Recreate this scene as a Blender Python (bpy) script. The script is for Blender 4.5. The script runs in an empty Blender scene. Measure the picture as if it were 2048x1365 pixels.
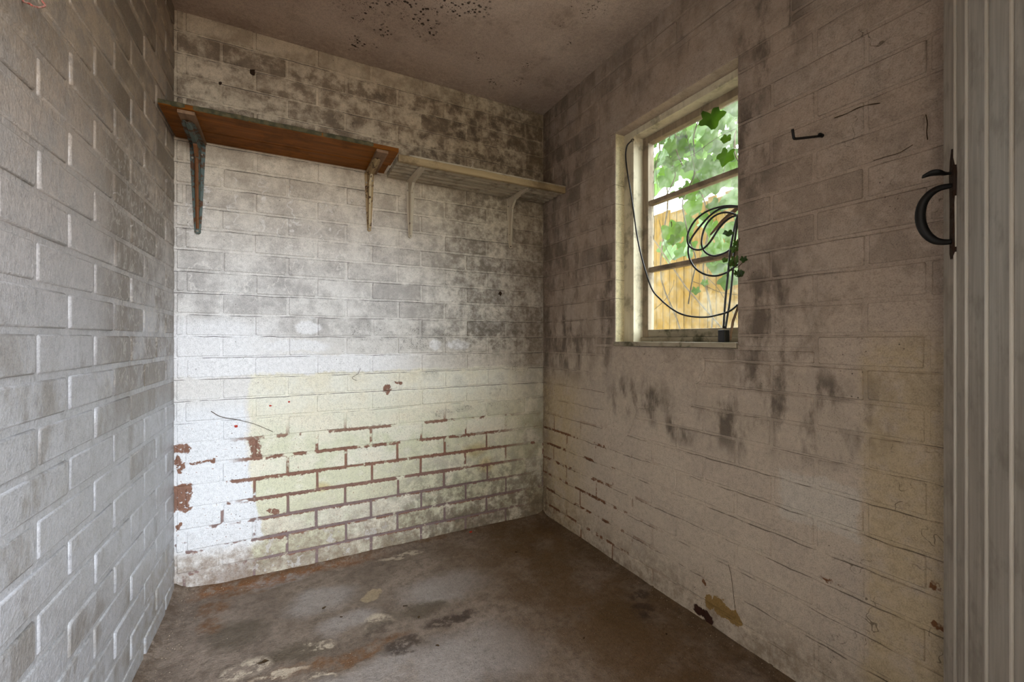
import bpy, bmesh, math, random, zlib
from mathutils import Vector, Matrix, noise as mnoise

# ------------------------------------------------------------------ camera, sky, exposure
sc = bpy.context.scene
COL = sc.collection
sc.view_settings.view_transform = 'Standard'
sc.view_settings.look = 'None'
sc.view_settings.gamma = 1.0
sc.view_settings.use_curve_mapping = False
sc.view_settings.exposure = 4.05
sc.cycles.max_bounces = 8
sc.cycles.adaptive_threshold = .03
sc.cycles.diffuse_bounces = 4
sc.cycles.glossy_bounces = 3
sc.cycles.transmission_bounces = 6
sc.cycles.transparent_max_bounces = 10

CAM = Vector((.375, -2.104, 1.004))
YAW = math.radians(27.89)
FPX = 863.0
cd = bpy.data.cameras.new('camera')
cam = bpy.data.objects.new('camera', cd)
COL.objects.link(cam)
cam.location = CAM
cam.rotation_euler = (math.pi / 2, 0, -YAW)
cd.sensor_width = 36.0
cd.lens = FPX / 2048 * 36.0
cd.shift_y = -3.5 / 2048
cd.clip_start = .01
sc.camera = cam

world = bpy.data.worlds.new('overcast_sky')
sc.world = world
world.use_nodes = True
bg = world.node_tree.nodes['Background']
bg.inputs['Color'].default_value = (.88, .94, 1.0, 1)
bg.inputs['Strength'].default_value = 1.0

# light portals (no light of their own: they only tell the sampler where the sky comes in)
def portal(name, loc, rot, sx, sy):
    l = bpy.data.lights.new(name, 'AREA')
    l.shape = 'RECTANGLE'; l.size = sx; l.size_y = sy
    o = bpy.data.objects.new(name, l); COL.objects.link(o)
    o.location = loc; o.rotation_euler = rot
    l.cycles.is_portal = True
DOOR_X0, DOOR_X1, DOOR_H = .15, .96, 2.05
FRONT_Y = -2.16
portal('doorway_portal', ((DOOR_X0 + DOOR_X1) / 2, FRONT_Y - .12, DOOR_H / 2), (math.pi / 2, 0, 0), DOOR_X1 - DOOR_X0, DOOR_H)
portal('window_portal', (1.84, -.905, 1.46), (0, math.pi / 2, 0), .83, .42)

random.seed(7)
R = random.random
def U(a, b): return a + (b - a) * R()

W, H = 1.69, 2.292
COURSE, BED0 = .0857, .075
LEFT_ROT = math.radians(1.2)

# ------------------------------------------------------------------ object helpers
def tag(o, label=None, cat=None, group=None, kind=None):
    if label: o['label'] = label
    if cat: o['category'] = cat
    if group: o['group'] = group
    if kind: o['kind'] = kind
    return o

def empty(name, loc=(0, 0, 0), rz=0.0):
    o = bpy.data.objects.new(name, None); COL.objects.link(o)
    o.location = loc; o.rotation_euler = (0, 0, rz)
    o.empty_display_size = .05
    return o

def link(name, me, parent=None, mat=None):
    o = bpy.data.objects.new(name, me); COL.objects.link(o)
    if parent is not None: o.parent = parent
    if mat is not None and not me.materials: me.materials.append(mat)
    return o

class MB:
    """collects geometry for one mesh"""
    def __init__(self): self.v = []; self.f = []
    def add(self, vs, fs):
        n = len(self.v); self.v += [tuple(p) for p in vs]; self.f += [tuple(i + n for i in f) for f in fs]; return self
    def box(self, x0, x1, y0, y1, z0, z1, bev=0.0):
        if bev <= 0:
            vs = [(x, y, z) for x in (x0, x1) for y in (y0, y1) for z in (z0, z1)]
            fs = [(0, 1, 3, 2), (4, 6, 7, 5), (0, 4, 5, 1), (2, 3, 7, 6), (0, 2, 6, 4), (1, 5, 7, 3)]
            return self.add(vs, fs)
        bm = bmesh.new()
        bmesh.ops.create_cube(bm, size=1)
        for v in bm.verts:
            v.co = Vector(((x0 + x1) / 2 + v.co.x * (x1 - x0), (y0 + y1) / 2 + v.co.y * (y1 - y0), (z0 + z1) / 2 + v.co.z * (z1 - z0)))
        bmesh.ops.bevel(bm, geom=bm.edges[:], offset=bev, segments=2, affect='EDGES', profile=.6)
        bm.verts.index_update()
        self.add([v.co[:] for v in bm.verts], [[v.index for v in f.verts] for f in bm.faces])
        bm.free(); return self
    def tube(self, pts, r, seg=8, cap=True):
        pts = [Vector(p) for p in pts]; n = len(pts)
        rr = r if hasattr(r, '__len__') else [r] * n
        t = [(pts[min(i + 1, n - 1)] - pts[max(i - 1, 0)]).normalized() for i in range(n)]
        a = Vector((0, 0, 1)) if abs(t[0].z) < .9 else Vector((1, 0, 0))
        u = t[0].cross(a).normalized(); vs = []
        for i in range(n):
            u = (u - t[i] * u.dot(t[i])).normalized(); w = t[i].cross(u)
            for k in range(seg):
                an = 2 * math.pi * k / seg
                vs.append(pts[i] + (u * math.cos(an) + w * math.sin(an)) * rr[i])
        fs = [(i * seg + k, i * seg + (k + 1) % seg, (i + 1) * seg + (k + 1) % seg, (i + 1) * seg + k) for i in range(n - 1) for k in range(seg)]
        if cap: fs += [tuple(range(seg))[::-1], tuple((n - 1) * seg + k for k in range(seg))]
        return self.add(vs, fs)
    def build(self, name, mat, parent=None, smooth=False):
        me = bpy.data.meshes.new(name)
        me.from_pydata(self.v, [], self.f); me.update()
        if smooth:
            for p in me.polygons: p.use_smooth = True
        me.materials.append(mat)
        return link(name, me, parent)

def recalc(o):
    bm = bmesh.new(); bm.from_mesh(o.data)
    bmesh.ops.recalc_face_normals(bm, faces=bm.faces[:]); bm.to_mesh(o.data); bm.free()
    return o

def spline(pts, n=8):
    pts = [Vector(p) for p in pts]; out = []
    for i in range(len(pts) - 1):
        p0 = pts[max(i - 1, 0)]; p1 = pts[i]; p2 = pts[i + 1]; p3 = pts[min(i + 2, len(pts) - 1)]
        for k in range(n):
            t = k / n
            out.append(.5 * ((2 * p1) + (p2 - p0) * t + (2 * p0 - 5 * p1 + 4 * p2 - p3) * t * t + (3 * p1 - p0 - 3 * p2 + p3) * t ** 3))
    out.append(pts[-1]); return out

# survey of the photograph: a pixel of the 2048 x 1365 frame -> a point on a plane of the room
def ray(px, py):
    u = (px - 1024) / FPX; v = (679 - py) / FPX
    return Vector((u * math.cos(YAW) + math.sin(YAW), -u * math.sin(YAW) + math.cos(YAW), v))
def at(px, py, axis, val):
    d = ray(px, py); t = (val - CAM[axis]) / d[axis]
    return CAM + d * t

# ------------------------------------------------------------------ node helpers
def lin(c):
    return tuple((x / 12.92 if x <= .04045 else ((x + .055) / 1.055) ** 2.4) for x in c)
def hx(s):
    return lin(tuple(int(s[i:i + 2], 16) / 255 for i in (0, 2, 4))) + (1.0,)

class NB:
    def __init__(self, name):
        self.mat = bpy.data.materials.new(name); self.mat.use_nodes = True
        self.nt = self.mat.node_tree
        self.nt.nodes.clear()
        self.out = self.nt.nodes.new('ShaderNodeOutputMaterial')
        self.geo = self.nt.nodes.new('ShaderNodeNewGeometry')
        self.P = self.geo.outputs['Position']
        s = self.nt.nodes.new('ShaderNodeSeparateXYZ'); self.l(self.P, s.inputs[0])
        self.x, self.y, self.z = s.outputs
    def l(self, a, b): self.nt.links.new(a, b)
    def inp(self, sock, v):
        if isinstance(v, bpy.types.NodeSocket): self.l(v, sock)
        elif v is not None: sock.default_value = v
    def m(self, op, a, b=None, c=None, clamp=False):
        n = self.nt.nodes.new('ShaderNodeMath'); n.operation = op; n.use_clamp = clamp
        self.inp(n.inputs[0], a); self.inp(n.inputs[1], b)
        if c is not None: self.inp(n.inputs[2], c)
        return n.outputs[0]
    def add(self, a, b): return self.m('ADD', a, b)
    def sub(self, a, b): return self.m('SUBTRACT', a, b)
    def mul(self, a, *bs):
        for b in bs: a = self.m('MULTIPLY', a, b)
        return a
    def mx(self, a, *bs):
        for b in bs: a = self.m('MAXIMUM', a, b)
        return a
    def mn(self, a, *bs):
        for b in bs: a = self.m('MINIMUM', a, b)
        return a
    def inv(self, a): return self.m('SUBTRACT', 1.0, a)
    def ss(self, x, lo, hi):
        n = self.nt.nodes.new('ShaderNodeMapRange'); n.interpolation_type = 'SMOOTHSTEP'
        self.inp(n.inputs['Value'], x)
        if lo < hi:
            n.inputs['From Min'].default_value = lo; n.inputs['From Max'].default_value = hi
            n.inputs['To Min'].default_value = 0; n.inputs['To Max'].default_value = 1
        else:
            n.inputs['From Min'].default_value = hi; n.inputs['From Max'].default_value = lo
            n.inputs['To Min'].default_value = 1; n.inputs['To Max'].default_value = 0
        return n.outputs[0]
    def noise(self, scale, detail=3.0, rough=.55, dist=0.0, vec=None, off=None, color=False):
        n = self.nt.nodes.new('ShaderNodeTexNoise')
        v = vec if vec is not None else self.P
        if off is not None: v = self.vadd(v, off)
        self.l(v, n.inputs['Vector'])
        n.inputs['Scale'].default_value = scale; n.inputs['Detail'].default_value = detail
        n.inputs['Roughness'].default_value = rough; n.inputs['Distortion'].default_value = dist
        return n.outputs['Color' if color else 'Fac']
    def voro(self, scale, feature='F1', vec=None, rnd=1.0):
        n = self.nt.nodes.new('ShaderNodeTexVoronoi'); n.feature = feature
        self.l(vec if vec is not None else self.P, n.inputs['Vector'])
        n.inputs['Scale'].default_value = scale; n.inputs['Randomness'].default_value = rnd
        return n.outputs['Distance'], (n.outputs['Color'] if feature == 'F1' else None)
    def vadd(self, v, off):
        n = self.nt.nodes.new('ShaderNodeVectorMath'); n.operation = 'ADD'
        self.l(v, n.inputs[0]); self.inp(n.inputs[1], off); return n.outputs[0]
    def vscale(self, sx, sy, sz, vec=None):
        n = self.nt.nodes.new('ShaderNodeVectorMath'); n.operation = 'MULTIPLY'
        self.l(vec if vec is not None else self.P, n.inputs[0]); n.inputs[1].default_value = (sx, sy, sz); return n.outputs[0]
    def warp(self, x, scale, amp, off=(0, 0, 0), detail=2.0):
        n = self.noise(scale, detail, .55, off=off)
        return self.add(x, self.mul(self.sub(n, .5), amp))
    def rect(self, a, b, a0, a1, b0, b1, s=.006):
        r = None
        for v, lo, hi in ((a, a0, a1), (b, b0, b1)):
            for q in (self.ss(v, lo - s, lo + s) if lo is not None else None, self.ss(v, hi + s, hi - s) if hi is not None else None):
                if q is not None: r = q if r is None else self.mul(r, q)
        return r
    def blobs(self, a, b, lst, soft=.25):
        """union of soft ellipses (centre a, b, radii) in the plane (a, b)"""
        cv = self.nt.nodes.new('ShaderNodeCombineXYZ'); self.inp(cv.inputs[0], a); self.inp(cv.inputs[1], b)
        r = None
        for ca, cb, ra, rb in lst:
            q = self.nt.nodes.new('ShaderNodeVectorMath'); q.operation = 'MULTIPLY_ADD'
            self.l(cv.outputs[0], q.inputs[0]); q.inputs[1].default_value = (1 / ra, 1 / rb, 0); q.inputs[2].default_value = (-ca / ra, -cb / rb, 0)
            d = self.nt.nodes.new('ShaderNodeVectorMath'); d.operation = 'LENGTH'; self.l(q.outputs[0], d.inputs[0])
            r = d.outputs['Value'] if r is None else self.m('MINIMUM', r, d.outputs['Value'])
        return self.ss(r, math.sqrt(1 + soft), math.sqrt(1 - soft))
    def mix(self, f, a, b, mode='MIX'):
        n = self.nt.nodes.new('ShaderNodeMix'); n.data_type = 'RGBA'; n.blend_type = mode
        self.inp(n.inputs[0], f)
        for s, v in ((n.inputs[6], a), (n.inputs[7], b)):
            if isinstance(v, str): v = hx(v)
            self.inp(s, v)
        return n.outputs[2]
    def rnd(self):
        n = self.nt.nodes.new('ShaderNodeObjectInfo'); return n.outputs['Random']
    def bump(self, h, strength=.5, dist=.002, prev=None):
        n = self.nt.nodes.new('ShaderNodeBump')
        n.inputs['Strength'].default_value = strength; n.inputs['Distance'].default_value = dist
        self.l(h, n.inputs['Height'])
        if prev is not None: self.l(prev, n.inputs['Normal'])
        return n.outputs[0]
    def bsdf(self, col, rough=.6, normal=None, metal=0.0, spec=.5):
        n = self.nt.nodes.new('ShaderNodeBsdfPrincipled')
        if isinstance(col, str): col = hx(col)
        self.inp(n.inputs['Base Color'], col); self.inp(n.inputs['Roughness'], rough)
        self.inp(n.inputs['Metallic'], metal); self.inp(n.inputs['Specular IOR Level'], spec)
        if normal is not None: self.l(normal, n.inputs['Normal'])
        return n.outputs[0]
    def done(self, shader):
        self.l(shader, self.out.inputs['Surface']); return self.mat

# ------------------------------------------------------------------ masonry materials
def specks(n, scale, size, dens_noise_scale, lo, hi, off=(0, 0, 0)):
    """clusters of small dark dots"""
    d, c = n.voro(scale, vec=n.vadd(n.P, off))
    rr = n.nt.nodes.new('ShaderNodeSeparateColor'); n.l(c, rr.inputs[0])
    dot = n.ss(d, size, size * .5)
    keep = n.ss(n.noise(dens_noise_scale, 1, .6, off=off), lo, hi)
    return n.mul(dot, n.m('LESS_THAN', rr.outputs[0], keep))

def trails(n, scale, off=(0, 0, 0), width=.012, vec=None):
    f = n.noise(scale, 2.5, .6, 0, vec=vec, off=off)
    return n.ss(n.m('ABSOLUTE', n.sub(f, .5)), width, width * .35)

def fine(n):
    return n.noise(300, 1, .75, off=(7, 7, 7)), n.noise(62, 3, .7, off=(5, 9, 2))
def grain(n, col, f, g, a=1.0, m=.8, pits=.35):
    """paint is never one tone: fine sandy grain, mottling and dark pits"""
    k = n.add(n.m('MULTIPLY_ADD', n.sub(f, .5), a, 1.0), n.mul(n.sub(g, .5), m))
    col = n.mix(1.0, col, k, 'MULTIPLY')
    if pits: col = n.mix(n.mul(n.ss(f, .60, .68), n.ss(g, .42, .6), pits), col, '4a4036')
    return col, n.noise(95, 2, .75, off=(1, 2, 3))

def bed_dist(n):
    """metres to the nearest bed joint, and a wobbling hair crack along its lower lip"""
    t = n.m('FRACT', n.add(n.m('DIVIDE', n.sub(n.z, BED0), COURSE), 8.0))
    return n.mul(n.sub(.5, n.m('ABSOLUTE', n.sub(t, .5))), COURSE)

def crack_line(n, g, wob=.004, lo=.42, hi=.52, off=(0, 0, 0)):
    zz = n.add(n.z, n.mul(n.sub(n.noise(14, 1, .6, off=off), .5), wob * 2))
    t = n.m('FRACT', n.add(n.m('DIVIDE', n.sub(zz, BED0 - .0035), COURSE), 8.5))
    d = n.mul(n.m('ABSOLUTE', n.sub(t, .5)), COURSE)
    return n.mul(n.ss(n.sub(d, n.mul(n.sub(g, .5), .002)), .0014, .0005), n.ss(g, lo, hi))

def mat_back(mortar):
    n = NB('painted_mortar_back' if mortar else 'painted_brick_back')
    s, h = n.x, n.z
    sw = n.warp(s, 9, .05); hw = n.warp(h, 9, .05, (5, 3, 1))
    sf = n.warp(sw, 55, .03, (1, 7, 2), 3); hf = n.warp(hw, 55, .03, (8, 1, 4), 3)
    rnd = n.rnd(); f, gg = fine(n)
    n1 = n.noise(7, 4, .62); n2 = n.noise(38, 3, .7, off=(3, 1, 2)); n5 = n.noise(17, 4, .68, off=(9, 2, 0))
    col = n.mix(n.ss(h, 1.15, 1.9), 'd6d3d0', 'c5b59b')
    col = n.mix(n.mul(n.ss(s, .7, 1.5), .5), col, 'b5a78d')
    # lower field: yellow-green old distemper below h .85
    low = n.mul(n.ss(hf, .866, .846), n.ss(sf, .24, .26))
    col = n.mix(low, col, n.mix(n.ss(n1, .35, .65), 'd8d2bf', 'dbd9cd'))
    green = n.mul(n.ss(hw, .80, .5), n.ss(sf, .25, .27), n.ss(n.add(n1, n.mul(n.sub(rnd, .5), .3)), .30, .60))
    col = n.mix(n.mul(green, .85), col, n.mix(rnd, 'c0c2a1', 'cbc9ae'))
    col = n.mix(n.mul(n.ss(n5, .52, .66), low, .55), col, 'dedacb')
    col = n.mix(n.mul(n.blobs(sw, hw, [(1.27, .42, .08, .04), (.53, .34, .03, .02), (1.33, .33, .05, .04)], .8), .6), col, 'b9a46a')
    # fresh bluish white lime patch, lower left
    edge = n.add(.235, n.mul(n.ss(h, .55, .2), .055))
    wl = n.mul(n.ss(n.sub(sf, edge), .006, -.006), n.ss(hw, .80, .68), n.ss(hf, .12, .18))
    col = n.mix(wl, col, 'd9dadd')
    # clean band, whitened further to paint in the pool of light
    clean = n.mul(n.ss(hf, .845, .865), n.ss(hw, 1.12, 1.05), n.ss(n.add(sw, n.mul(h, .3)), .78, .50))
    clean = n.mx(clean, n.mul(n.ss(hf, .845, .86), n.ss(hf, .945, .93), n.ss(sw, 1.05, .75)))
    clean = n.mx(clean, n.blobs(sf, hf, [(.47, 1.06, .05, .03), (.42, .975, .14, .03), (1.05, .975, .035, .03), (1.17, .975, .06, .028)], .4))
    col = n.mix(n.mul(clean, .75), col, 'e0e0e3')
    # grey grime sitting on the brick faces
    zone = n.mul(n.ss(hw, .98, 1.06), n.inv(n.mul(clean, .95)))
    g = n.mul(zone, n.ss(n.add(n.add(n.mul(n1, .6), n.mul(n5, .4)), n.mul(n.sub(rnd, .5), .08)), .38, .62))
    gk = .45 if mortar else .62
    col = n.mix(n.mul(g, gk), col, n.mix(n.ss(h, 1.2, 1.9), '8a8583', '84725c'))
    up = n.mul(n.ss(h, 1.80, 1.86), n.ss(n.add(n5, n.mul(n.sub(rnd, .5), .14)), .40, .64))
    up = n.mul(up, n.ss(h, 2.235, 2.20))
    col = n.mix(n.mul(up, .42 if mortar else .72), col, '655340')
    rt = n.mul(n.ss(s, .80, 1.3), n.ss(h, .8, 1.0), n.ss(n.add(n.add(n.mul(n2, .5), n.mul(n5, .5)), n.mul(n.sub(rnd, .5), .08)), .38, .62))
    col = n.mix(n.mul(rt, .5 if mortar else .72), col, '5a4d3e')  # brown grime, deepened so the colour also carries shade towards the right corner
    # snail trails, pale
    tr = n.mul(trails(n, 10, (2, 2, 2), .02), n.ss(n1, .42, .55), n.ss(s, .95, .6), n.ss(hw, 1.1, 1.2), n.ss(hw, 1.72, 1.6))
    col = n.mix(n.mul(tr, n.ss(gg, .35, .55), .6), col, 'dbd7d2')
    # black mould specks: soot band and single bricks
    band = n.mul(n.ss(hf, .93, .96), n.ss(hf, 1.16, 1.03), n.ss(s, .42, .72), n.inv(clean))
    pk = n.mul(n.ss(hw, .3, .6), n.ss(hw, 1.0, .85), n.ss(s, .8, 1.2), n.ss(n.add(n1, n.mul(n.sub(rnd, .5), .5)), .50, .66))
    pk2 = n.blobs(sf, hf, [(1.03, .82, .045, .03), (1.10, .62, .05, .028), (1.62, .80, .03, .03), (1.2, .64, .06, .02), (1.38, .72, .03, .03), (1.55, .9, .1, .1)], .5)
    pk3 = n.mul(n.ss(h, 1.85, 1.9), n.blobs(sw, hw, [(.98, 2.12, .08, .03), (1.0, 2.02, .07, .03), (1.02, 1.94, .10, .04), (.78, 2.15, .05, .03), (.62, 2.0, .07, .04), (.18, 2.13, .05, .03), (1.45, 2.0, .1, .04), (1.2, 2.08, .1, .05)], .8))
    gate = n.mx(n.mul(band, .9), n.mul(pk, .7), pk2, n.mul(pk3, .9))
    gr = n.ss(n.add(n.mul(f, .65), n.mul(gg, .35)), .47, .60)
    gr2 = n.ss(n5, .34, .60)
    col = n.mix(n.mul(gate, gr, gr2, .45 if mortar else .80), col, '2f2a22')
    # lower dirt: damp lilac-brown foot of the wall
    foot = n.mul(n.ss(hw, .36, .10), n.ss(n.add(n.mul(n2, .5), n.mul(n5, .5)), .34, .62), n.inv(n.mul(wl, .7)))
    col = n.mix(n.mul(foot, .75), col, '85725f')
    ft2 = n.mul(n.ss(hw, .15, .03), n.ss(n1, .3, .6))
    col = n.mix(n.mul(ft2, .65), col, '6f5a49')
    dr = n.mul(n.ss(s, .65, 1.05), n.ss(hw, .62, .2), n.ss(n5, .40, .6))
    col = n.mix(n.mul(dr, .6), col, '5d5648')
    cor = n.mul(n.ss(s, 1.40, 1.7), n.ss(n1, .25, .6))  # shade of the right-hand corner painted into the colour
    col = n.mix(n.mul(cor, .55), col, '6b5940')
    wash = n.mul(n.ss(hf, .22, .10), n.ss(n5, .55, .62), n.ss(s, .2, .3), n.ss(s, .95, .7))
    col = n.mix(n.mul(wash, .6), col, 'c9c6c4')
    # fallen paint: bare terracotta mortar and brick
    sg = n.warp(sf, 24, .045, (3, 0, 3), 4); hg = n.warp(hf, 24, .045, (6, 6, 1), 4)
    bare = n.blobs(sg, hg, [(.015, .51, .014, .03), (.815, .765, .020, .026), (.862, .79, .02, .006), (.335, .27, .02, .015), (.01, .27, .012, .02), (.37, .16, .02, .02)], .12)
    bare = n.mx(bare, n.rect(sg, hg, .252, .290, .505, .592, .003), n.rect(sg, hg, -.02, .038, .55, .592, .003), n.rect(sg, hg, -.02, .052, .325, .435, .003), n.rect(sg, hg, .05, .13, .506, .518, .002))
    bare = n.mul(bare, n.ss(gg, .36, .42))
    chips = n.mul(n.ss(gg, .645, .675), n.ss(hw, .78, .55), n.ss(hw, .1, .2), .8)
    ex = n.mul(n.ss(hw, .66, .56), n.ss(sf, .16, .27), n.ss(s, 1.6, 1.3), n.ss(n.noise(6, 4, .7, off=(3, 8, 5)), .45, .50))
    ex = n.mx(ex, n.mul(n.ss(hw, .60, .40), n.ss(n.noise(9, 3, .7, off=(1, 8, 8)), .56, .60), .9))
    bd = bed_dist(n)
    lip = n.mul(ex, n.ss(n.add(bd, n.mul(n.sub(gg, .5), .026)), .0085, .006))
    crk = crack_line(n, n1, .004, .40, .52, (0, 6, 1))
    crk = n.mul(crk, n.ss(h, .55, .75))
    terr = n.mix(n2, '6b4b3d', '8f6a58')
    col = n.mix(n.mx(bare, chips, lip), col, terr)
    if mortar:
        ex2 = n.mx(ex, n.mul(n.ss(hw, .5, .42), n.ss(sf, .26, .3), n.ss(s, 1.65, 1.4), n.ss(n5, .40, .46)))
        col = n.mix(ex2, col, terr)
        lilac = n.mul(ex2, n.ss(hw, .42, .2), .75)
        col = n.mix(lilac, col, '776a6c')
        crk = n.mul(crk, 1.4)
    col = n.mix(n.mul(crk, .75), col, '3d342c')
    dots = specks(n, 75, .2, 3, .45, 1.6, (3, 3, 1))
    col = n.mix(n.mul(dots, .8), col, '3b2f26')
    col, bh = grain(n, col, f, gg, .9, .7, .3)
    nrm = n.bump(bh, .7, .003)
    return n.done(n.bsdf(col, n.add(.5, n.mul(n1, .3)), nrm, spec=.35))

def mat_left(mortar):
    n = NB('painted_mortar_left' if mortar else 'painted_brick_left')
    a, h = n.y, n.z
    rnd = n.rnd(); f, gg = fine(n)
    aw = n.warp(a, 6, .12); hw = n.warp(h, 6, .12, (5, 3, 1))
    n1 = n.noise(6, 4, .62, off=(3, 0, 3)); n2 = n.noise(40, 3, .65, off=(3, 1, 2)); n5 = n.noise(15, 4, .68, off=(1, 2, 0))
    col = n.mix(n.ss(h, .8, 1.8), 'a7a7ab', 'a3907a')
    col = n.mix(n.mul(n.ss(n5, .42, .65), .4), col, '92908e')
    z = n.mul(n.ss(aw, -.85, -.55), n.ss(hw, .66, .92))
    z = n.mx(z, n.mul(n.ss(hw, 1.35, 1.75), .8))
    g = n.mul(z, n.ss(n.add(n.add(n.mul(n1, .5), n.mul(n5, .5)), n.mul(n.sub(rnd, .5), .22)), .32, .58))
    col = n.mix(n.mul(g, .5 if mortar else .82), col, '655849')
    tr = n.mul(trails(n, 24, (1, 4, 2), .028, vec=n.vscale(1, 1, .6)), z, n.ss(hw, 1.7, 1.5), n.ss(hw, .8, .9))
    col = n.mix(n.mul(tr, .5), col, 'b9b1a8')
    sm = n.mul(n.ss(n.add(n.noise(13, 4, .65, vec=n.vscale(1, 1, .5)), n.mul(n.sub(rnd, .5), .25)), .50, .70), n.ss(h, 1.2, .9))
    col = n.mix(n.mul(sm, .25 if mortar else .6), col, '746c61')
    ft = n.mul(n.ss(hw, .38, .1), n.ss(n2, .4, .65), n.ss(a, -.75, -.3))
    col = n.mix(n.mul(ft, .5), col, '857a66')
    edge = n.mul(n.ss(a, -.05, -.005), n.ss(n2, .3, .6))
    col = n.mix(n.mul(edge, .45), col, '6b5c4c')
    drops = n.mul(specks(n, 30, .12, 4, .5, 1.2, (1, 1, 8)), .8)
    col = n.mix(drops, col, 'e8e6e4')
    col, bh = grain(n, col, f, gg, .8, .7, .28)
    nrm = n.bump(bh, .6, .003)
    return n.done(n.bsdf(col, n.add(.30, n.mul(n1, .28)), nrm, spec=.5))

def mat_right(mortar, name=None):
    n = NB(name or ('painted_mortar_right' if mortar else 'painted_brick_right'))
    a = n.m('MULTIPLY', n.y, -1.0); h = n.z
    rnd = n.rnd(); f, gg = fine(n)
    aw = n.warp(a, 8, .06); hw = n.warp(h, 8, .06, (5, 3, 1))
    af = n.warp(aw, 55, .03, (1, 7, 2), 3); hf = n.warp(hw, 55, .03, (8, 1, 4), 3)
    n1 = n.noise(6, 4, .62, off=(1, 5, 3)); n2 = n.noise(40, 3, .7, off=(3, 1, 2)); n5 = n.noise(15, 4, .68, off=(1, 2, 0))
    col = n.mix(n.ss(h, .5, 1.4), 'bcae9e', 'a59384')
    col = n.mix(n.mul(n.ss(n1, .4, .65), .4), col, 'a99c91')
    yel = n.mx(n.mul(n.ss(af, 1.53, 1.57), n.ss(hw, 1.06, .96)), n.mul(n.ss(aw, .5, .2), n.ss(hw, .88, .7)))
    col = n.mix(n.mul(yel, n.ss(n5, .2, .6), .65), col, 'b39f7a')
    wpatch = n.mul(n.rect(af, hf, 1.33, 1.54, .48, .62), .5)
    col = n.mix(wpatch, col, 'c4bfb6')
    # dark mould smears, drawn out downwards
    st = n.noise(17, 5, .62, vec=n.vscale(1, 1, .42), off=(2, 2, 5))
    zone = n.mx(n.blobs(aw, hw, [(1.30, 1.0, .16, .32), (1.42, .80, .18, .14), (1.18, .74, .14, .12), (1.24, 1.62, .10, .22), (.22, 1.0, .26, .20), (.75, .75, .2, .1), (1.3, 1.95, .12, .2), (.95, .66, .1, .06), (.55, 1.3, .06, .5)], .8),
                n.mul(n.ss(aw, .62, .25), n.ss(hw, .72, .9), .8), n.mul(n.ss(hw, 1.9, 2.1), .5))
    g = n.mul(zone, n.ss(n.add(st, n.mul(n.sub(rnd, .5), .12)), .42, .64))
    col = n.mix(n.mul(g, .4 if mortar else .80), col, '483d33')
    sk = n.mul(zone, n.ss(n.add(n.mul(f, .65), n.mul(gg, .35)), .48, .62), n.ss(n5, .36, .6))
    col = n.mix(n.mul(sk, .45), col, '3f362c')
    bm_ = n.mul(n.ss(n.add(n5, n.mul(n.sub(rnd, .5), .2)), .42, .65), n.ss(h, .7, 1.0))
    col = n.mix(n.mul(bm_, .2 if mortar else .42), col, '75675a')
    rev = 0.0 if name else n.mul(n.ss(n.x, W + .004, W + .010), n.rect(a, h, .58, 1.23, .95, 1.96))  # reveal painted lighter: glow of the window light put into the colour
    col = n.mix(rev, col, n.mix(n.ss(n5, .5, .7), 'd8cca6', 'b9ac88'))
    # foot of the wall, rust and damp
    foot = n.mul(n.ss(hw, .22, .03), n.ss(n.add(n.mul(n2, .5), n.mul(n5, .5)), .38, .62))
    col = n.mix(n.mul(foot, .6), col, '6d5a45')
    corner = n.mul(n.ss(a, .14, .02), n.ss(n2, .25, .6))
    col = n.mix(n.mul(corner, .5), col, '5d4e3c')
    # peeled patch
    def wp(px, py):
        p = at(px, py, 0, W); return -p.y, p.z
    ag, hg = af, hf
    bl = []
    for px, py, ra, rb in ((1418, 1205, .018, .024), (1440, 1214, .033, .028), (1462, 1229, .022, .024)):
        q = wp(px, py); bl.append((q[0], q[1], ra, rb))
    peel = n.blobs(ag, hg, bl, .1)
    col = n.mix(peel, col, n.mix(n2, '80653a', '947746'))
    q = wp(1400, 1227)
    hole = n.blobs(ag, hg, [(q[0], q[1], .028, .018), (q[0] + .035, q[1] - .005, .018, .026)], .15)
    col = n.mix(hole, col, '34190f')
    rs = []
    for px, py, ra, rb in ((1662, 1163, .025, .007), (1870, 1253, .01, .008), (1860, 1170, .01, .012), (1410, 1170, .006, .016)):
        q = wp(px, py); rs.append((q[0], q[1], ra, rb))
    col = n.mix(n.mul(n.blobs(ag, hg, rs, .4), n.ss(n2, .35, .5)), col, '6d4626')
    # dried rootlet stains and hair cracks
    rt = n.mul(trails(n, 9, (5, 1, 1), .005), n.ss(n1, .50, .58), n.ss(n2, .42, .5))
    col = n.mix(n.mul(rt, n.mx(n.ss(a, 1.40, 1.55), n.mul(n.ss(hw, .8, .95), n.ss(aw, 1.1, .8), .6)), .7), col, '4a3d2c')
    dots = specks(n, 80, .2, 3, .42, 1.5, (3, 3, 1))
    col = n.mix(n.mul(dots, .8), col, '33281e')
    if not name:
        ex = n.mul(n.ss(a, 1.0, .5), n.ss(hw, .66, .5), n.ss(n.noise(8, 4, .7, off=(3, 8, 5)), .48, .53))
        bd = bed_dist(n)
        lip = n.mul(ex, n.ss(n.add(bd, n.mul(n.sub(gg, .5), .022)), .006, .004))
        col = n.mix(n.mx(lip, n.mul(ex, .8)) if mortar else lip, col, n.mix(n2, '5e3b26', '7f5537'))
        ck = crack_line(n, n1, .005, .42, .56, (0, 6, 1))
        col = n.mix(n.mul(ck, .7), col, '3d3024')
    col, bh = grain(n, col, f, gg, .9, .7, .3)
    nrm = n.bump(bh, .7, .003)
    return n.done(n.bsdf(col, n.add(.55, n.mul(n1, .25)), nrm, spec=.3))

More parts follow.
